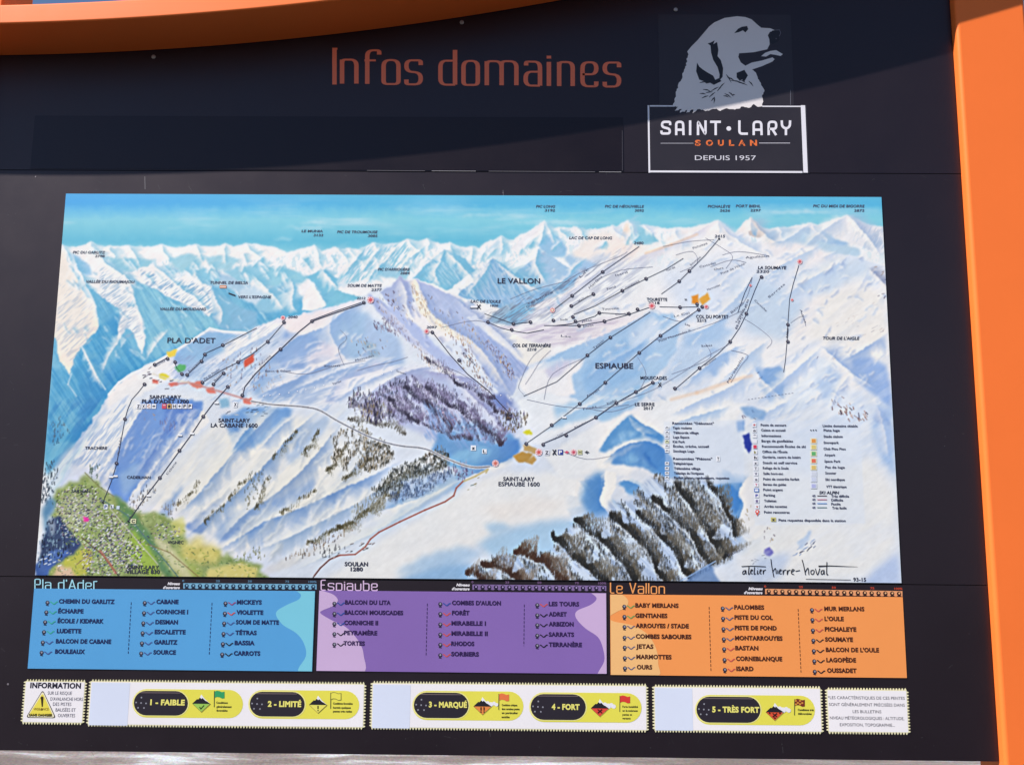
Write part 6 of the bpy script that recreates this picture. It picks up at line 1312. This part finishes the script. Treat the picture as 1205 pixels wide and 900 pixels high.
    if kind == 5:
        for dx, dy in ((1.4, 2), (6.4, 2), (3.8, 4.4), (9, 4.6), (1.6, 6.2), (6.4, 5.9)): ik.rect(fx+dx-1.1, fy+dy-1, fx+dx+1.1, fy+dy+1, (220, 150, 60), 4)
    ik.line([(fx, fy), (fx-.2, fy+19)], .7, (60, 60, 50), 4)
    for (s, lx0, lx1, ly) in lines: ik.text(s, lx0, lx1, ly, 2.3, (60, 54, 30), .03, 3)
BW = (222, 228, 246)
e, ik = sticker('information_label', 'small perforated label with yellow avalanche triangle and bold word INFORMATION, at the far left', 'label', 26.5, 799, 101.2, 852)
ik.mark('heading'); ik.text('INFORMATION', 35.6, 95.4, 806.2, 6.3, (36, 30, 50), .045)
tri = [(50.4, 811), (66.2, 844.6), (30.3, 844)]
def rt(p, r):
    out = []
    for i in range(3):
        c = np.array(p[i], float); a = np.array(p[i-1], float); b = np.array(p[(i+1) % 3], float)
        s_ = c+(a-c)/np.linalg.norm(a-c)*r; t_ = c+(b-c)/np.linalg.norm(b-c)*r
        out += [tuple((1-t)**2*s_+2*t*(1-t)*c+t*t*t_) for t in (0, .25, .5, .75, 1)]
    return out
ik.mark('warning_triangle'); ik.poly(rt(tri, 4), (70, 60, 60), 1)
ik.poly(rt([(50.4, 812.4), (64.8, 843.8), (31.7, 843.2)], 3.6), (246, 236, 200), 2)
ik.poly(rt([(50.3, 815), (62.6, 842), (33.6, 841.5)], 3), (240, 222, 84), 3)
ik.poly([(48.2, 820.5), (51.4, 820.5), (50.6, 831), (49.2, 831)], (60, 45, 20), 4); ik.disc(49.6, 820.6, 1.7, (60, 45, 20), 5); ik.disc(49.2, 834, 1.3, (60, 45, 20), 4)
ik.text('VIGILANCE', 39.5, 57.5, 833.8, 2.6, (150, 120, 40), .02, 4); ik.text('SANS DANGER', 34.2, 62, 840.8, 3.0, (60, 50, 10), .06, 4)
ik.mark('small_print')
for s_, a, b, y in (('SUR LE RISQUE', 56.2, 84.7, 815), ("D'AVALANCHE HORS", 59.4, 97.6, 822), ('DES PISTES', 62.4, 84, 828), ('BALISÉES ET', 65.5, 89, 834.7), ('OUVERTES', 68.2, 88.4, 841.3)):
    ik.text(s_, a, b, y, 3.6, (110, 104, 116), .0)
ik.build('white_paper', e)

e, ik = sticker('risk_strip', 'long perforated strip with the badges 1 FAIBLE and 2 LIMITÉ', 'risk strip', 103.2, 800.4, 430.6, 856, group='avalanche risk strips along the bottom')
ik.rect(106.4, 803, 151.5, 853, BW, 1)
badge(ik, 157, 810.2, 286, 843.6, 221.2, '1 - FAIBLE', 177, 217.6, 825.9, (237, 826.6), (252.3, 812.4), [('Conditions', 254.6, 268, 826.2), ('généralement', 254.8, 272.6, 830.9), ('favorables', 254.8, 267.8, 835.4)], 1)
badge(ik, 293.4, 811.3, 422.8, 844.8, 358.6, '2 - LIMITÉ', 315.3, 354.6, 827.8, (374.3, 828), (389.3, 814.4), [('Conditions favorables', 392, 415, 827.2), ('hormis quelques', 392, 412.8, 832), ('pentes très raides', 392, 414.2, 836.4)], 2)
ik.build('white_paper', e)
e, ik = sticker('risk_strip', 'long perforated strip with the badges 3 MARQUÉ and 4 FORT', 'risk strip', 435.4, 802.4, 763, 859.4, group='avalanche risk strips along the bottom')
ik.mark('blank_field'); ik.rect(438.6, 805.4, 482.6, 856.4, BW, 1)
badge(ik, 486.4, 812.2, 616, 846.6, 551.4, '3 - MARQUÉ', 504.7, 549.6, 828.6, (567.8, 829.8), (587, 815.6), [('Conditions critiques', 590.4, 608.6, 829), ('dans certaines pentes', 590.4, 611.4, 833.6), ('en particulier', 590.4, 609.4, 838.2), ('ensoleillées', 590.2, 599.6, 843)], 3)
badge(ik, 623.8, 814, 755, 848.8, 689.3, '4 - FORT', 649.2, 682, 831.2, (705.8, 832), (729.4, 818), [('Forte instabilité', 732.4, 750.6, 831), ('sur de nombreuses', 732.4, 750.4, 835.6), ('pentes et', 732.4, 743.6, 840.2), ('versants', 732.2, 742, 844.6)], 4)
ik.build('white_paper', e)
e, ik = sticker('risk_strip', 'shorter perforated strip with the single badge 5 TRÈS FORT', 'risk strip', 767.7, 806, 968.2, 862, group='avalanche risk strips along the bottom')
ik.mark('blank_field'); ik.rect(770.9, 809.2, 815, 859, BW, 1)
badge(ik, 818.9, 817, 959, 852, 894.8, '5 - TRÈS FORT', 838, 893.4, 834.4, (911.6, 836.6), (934.9, 822), [('Conditions très', 938.6, 957.4, 834.6), ('défavorables', 938.8, 955, 839.2)], 5)
ik.build('white_paper', e)
e, ik = sticker('notice_label', 'square perforated label with five lines of small print, at the far right', 'label', 971.6, 809, 1070, 863.4)
ik.mark('small_print')
for s_, a, b, y in (('*LES CARACTÉRISTIQUES DE CES PENTES', 518, 787, 121), ('SONT GÉNÉRALEMENT PRÉCISÉES DANS', 522, 787, 145), ('LES BULLETINS', 605, 705, 169), ('NIVEAU MÉTÉOROLOGIQUES : ALTITUDE,', 525, 785, 192), ('EXPOSITION, TOPOGRAPHIE...', 560, 752, 215.5)):
    ik.text(s_, 800+a/2.975, 800+b/2.975, 780+y/2.975, 3.2, (66, 58, 72), .0)
ik.build('white_paper', e)
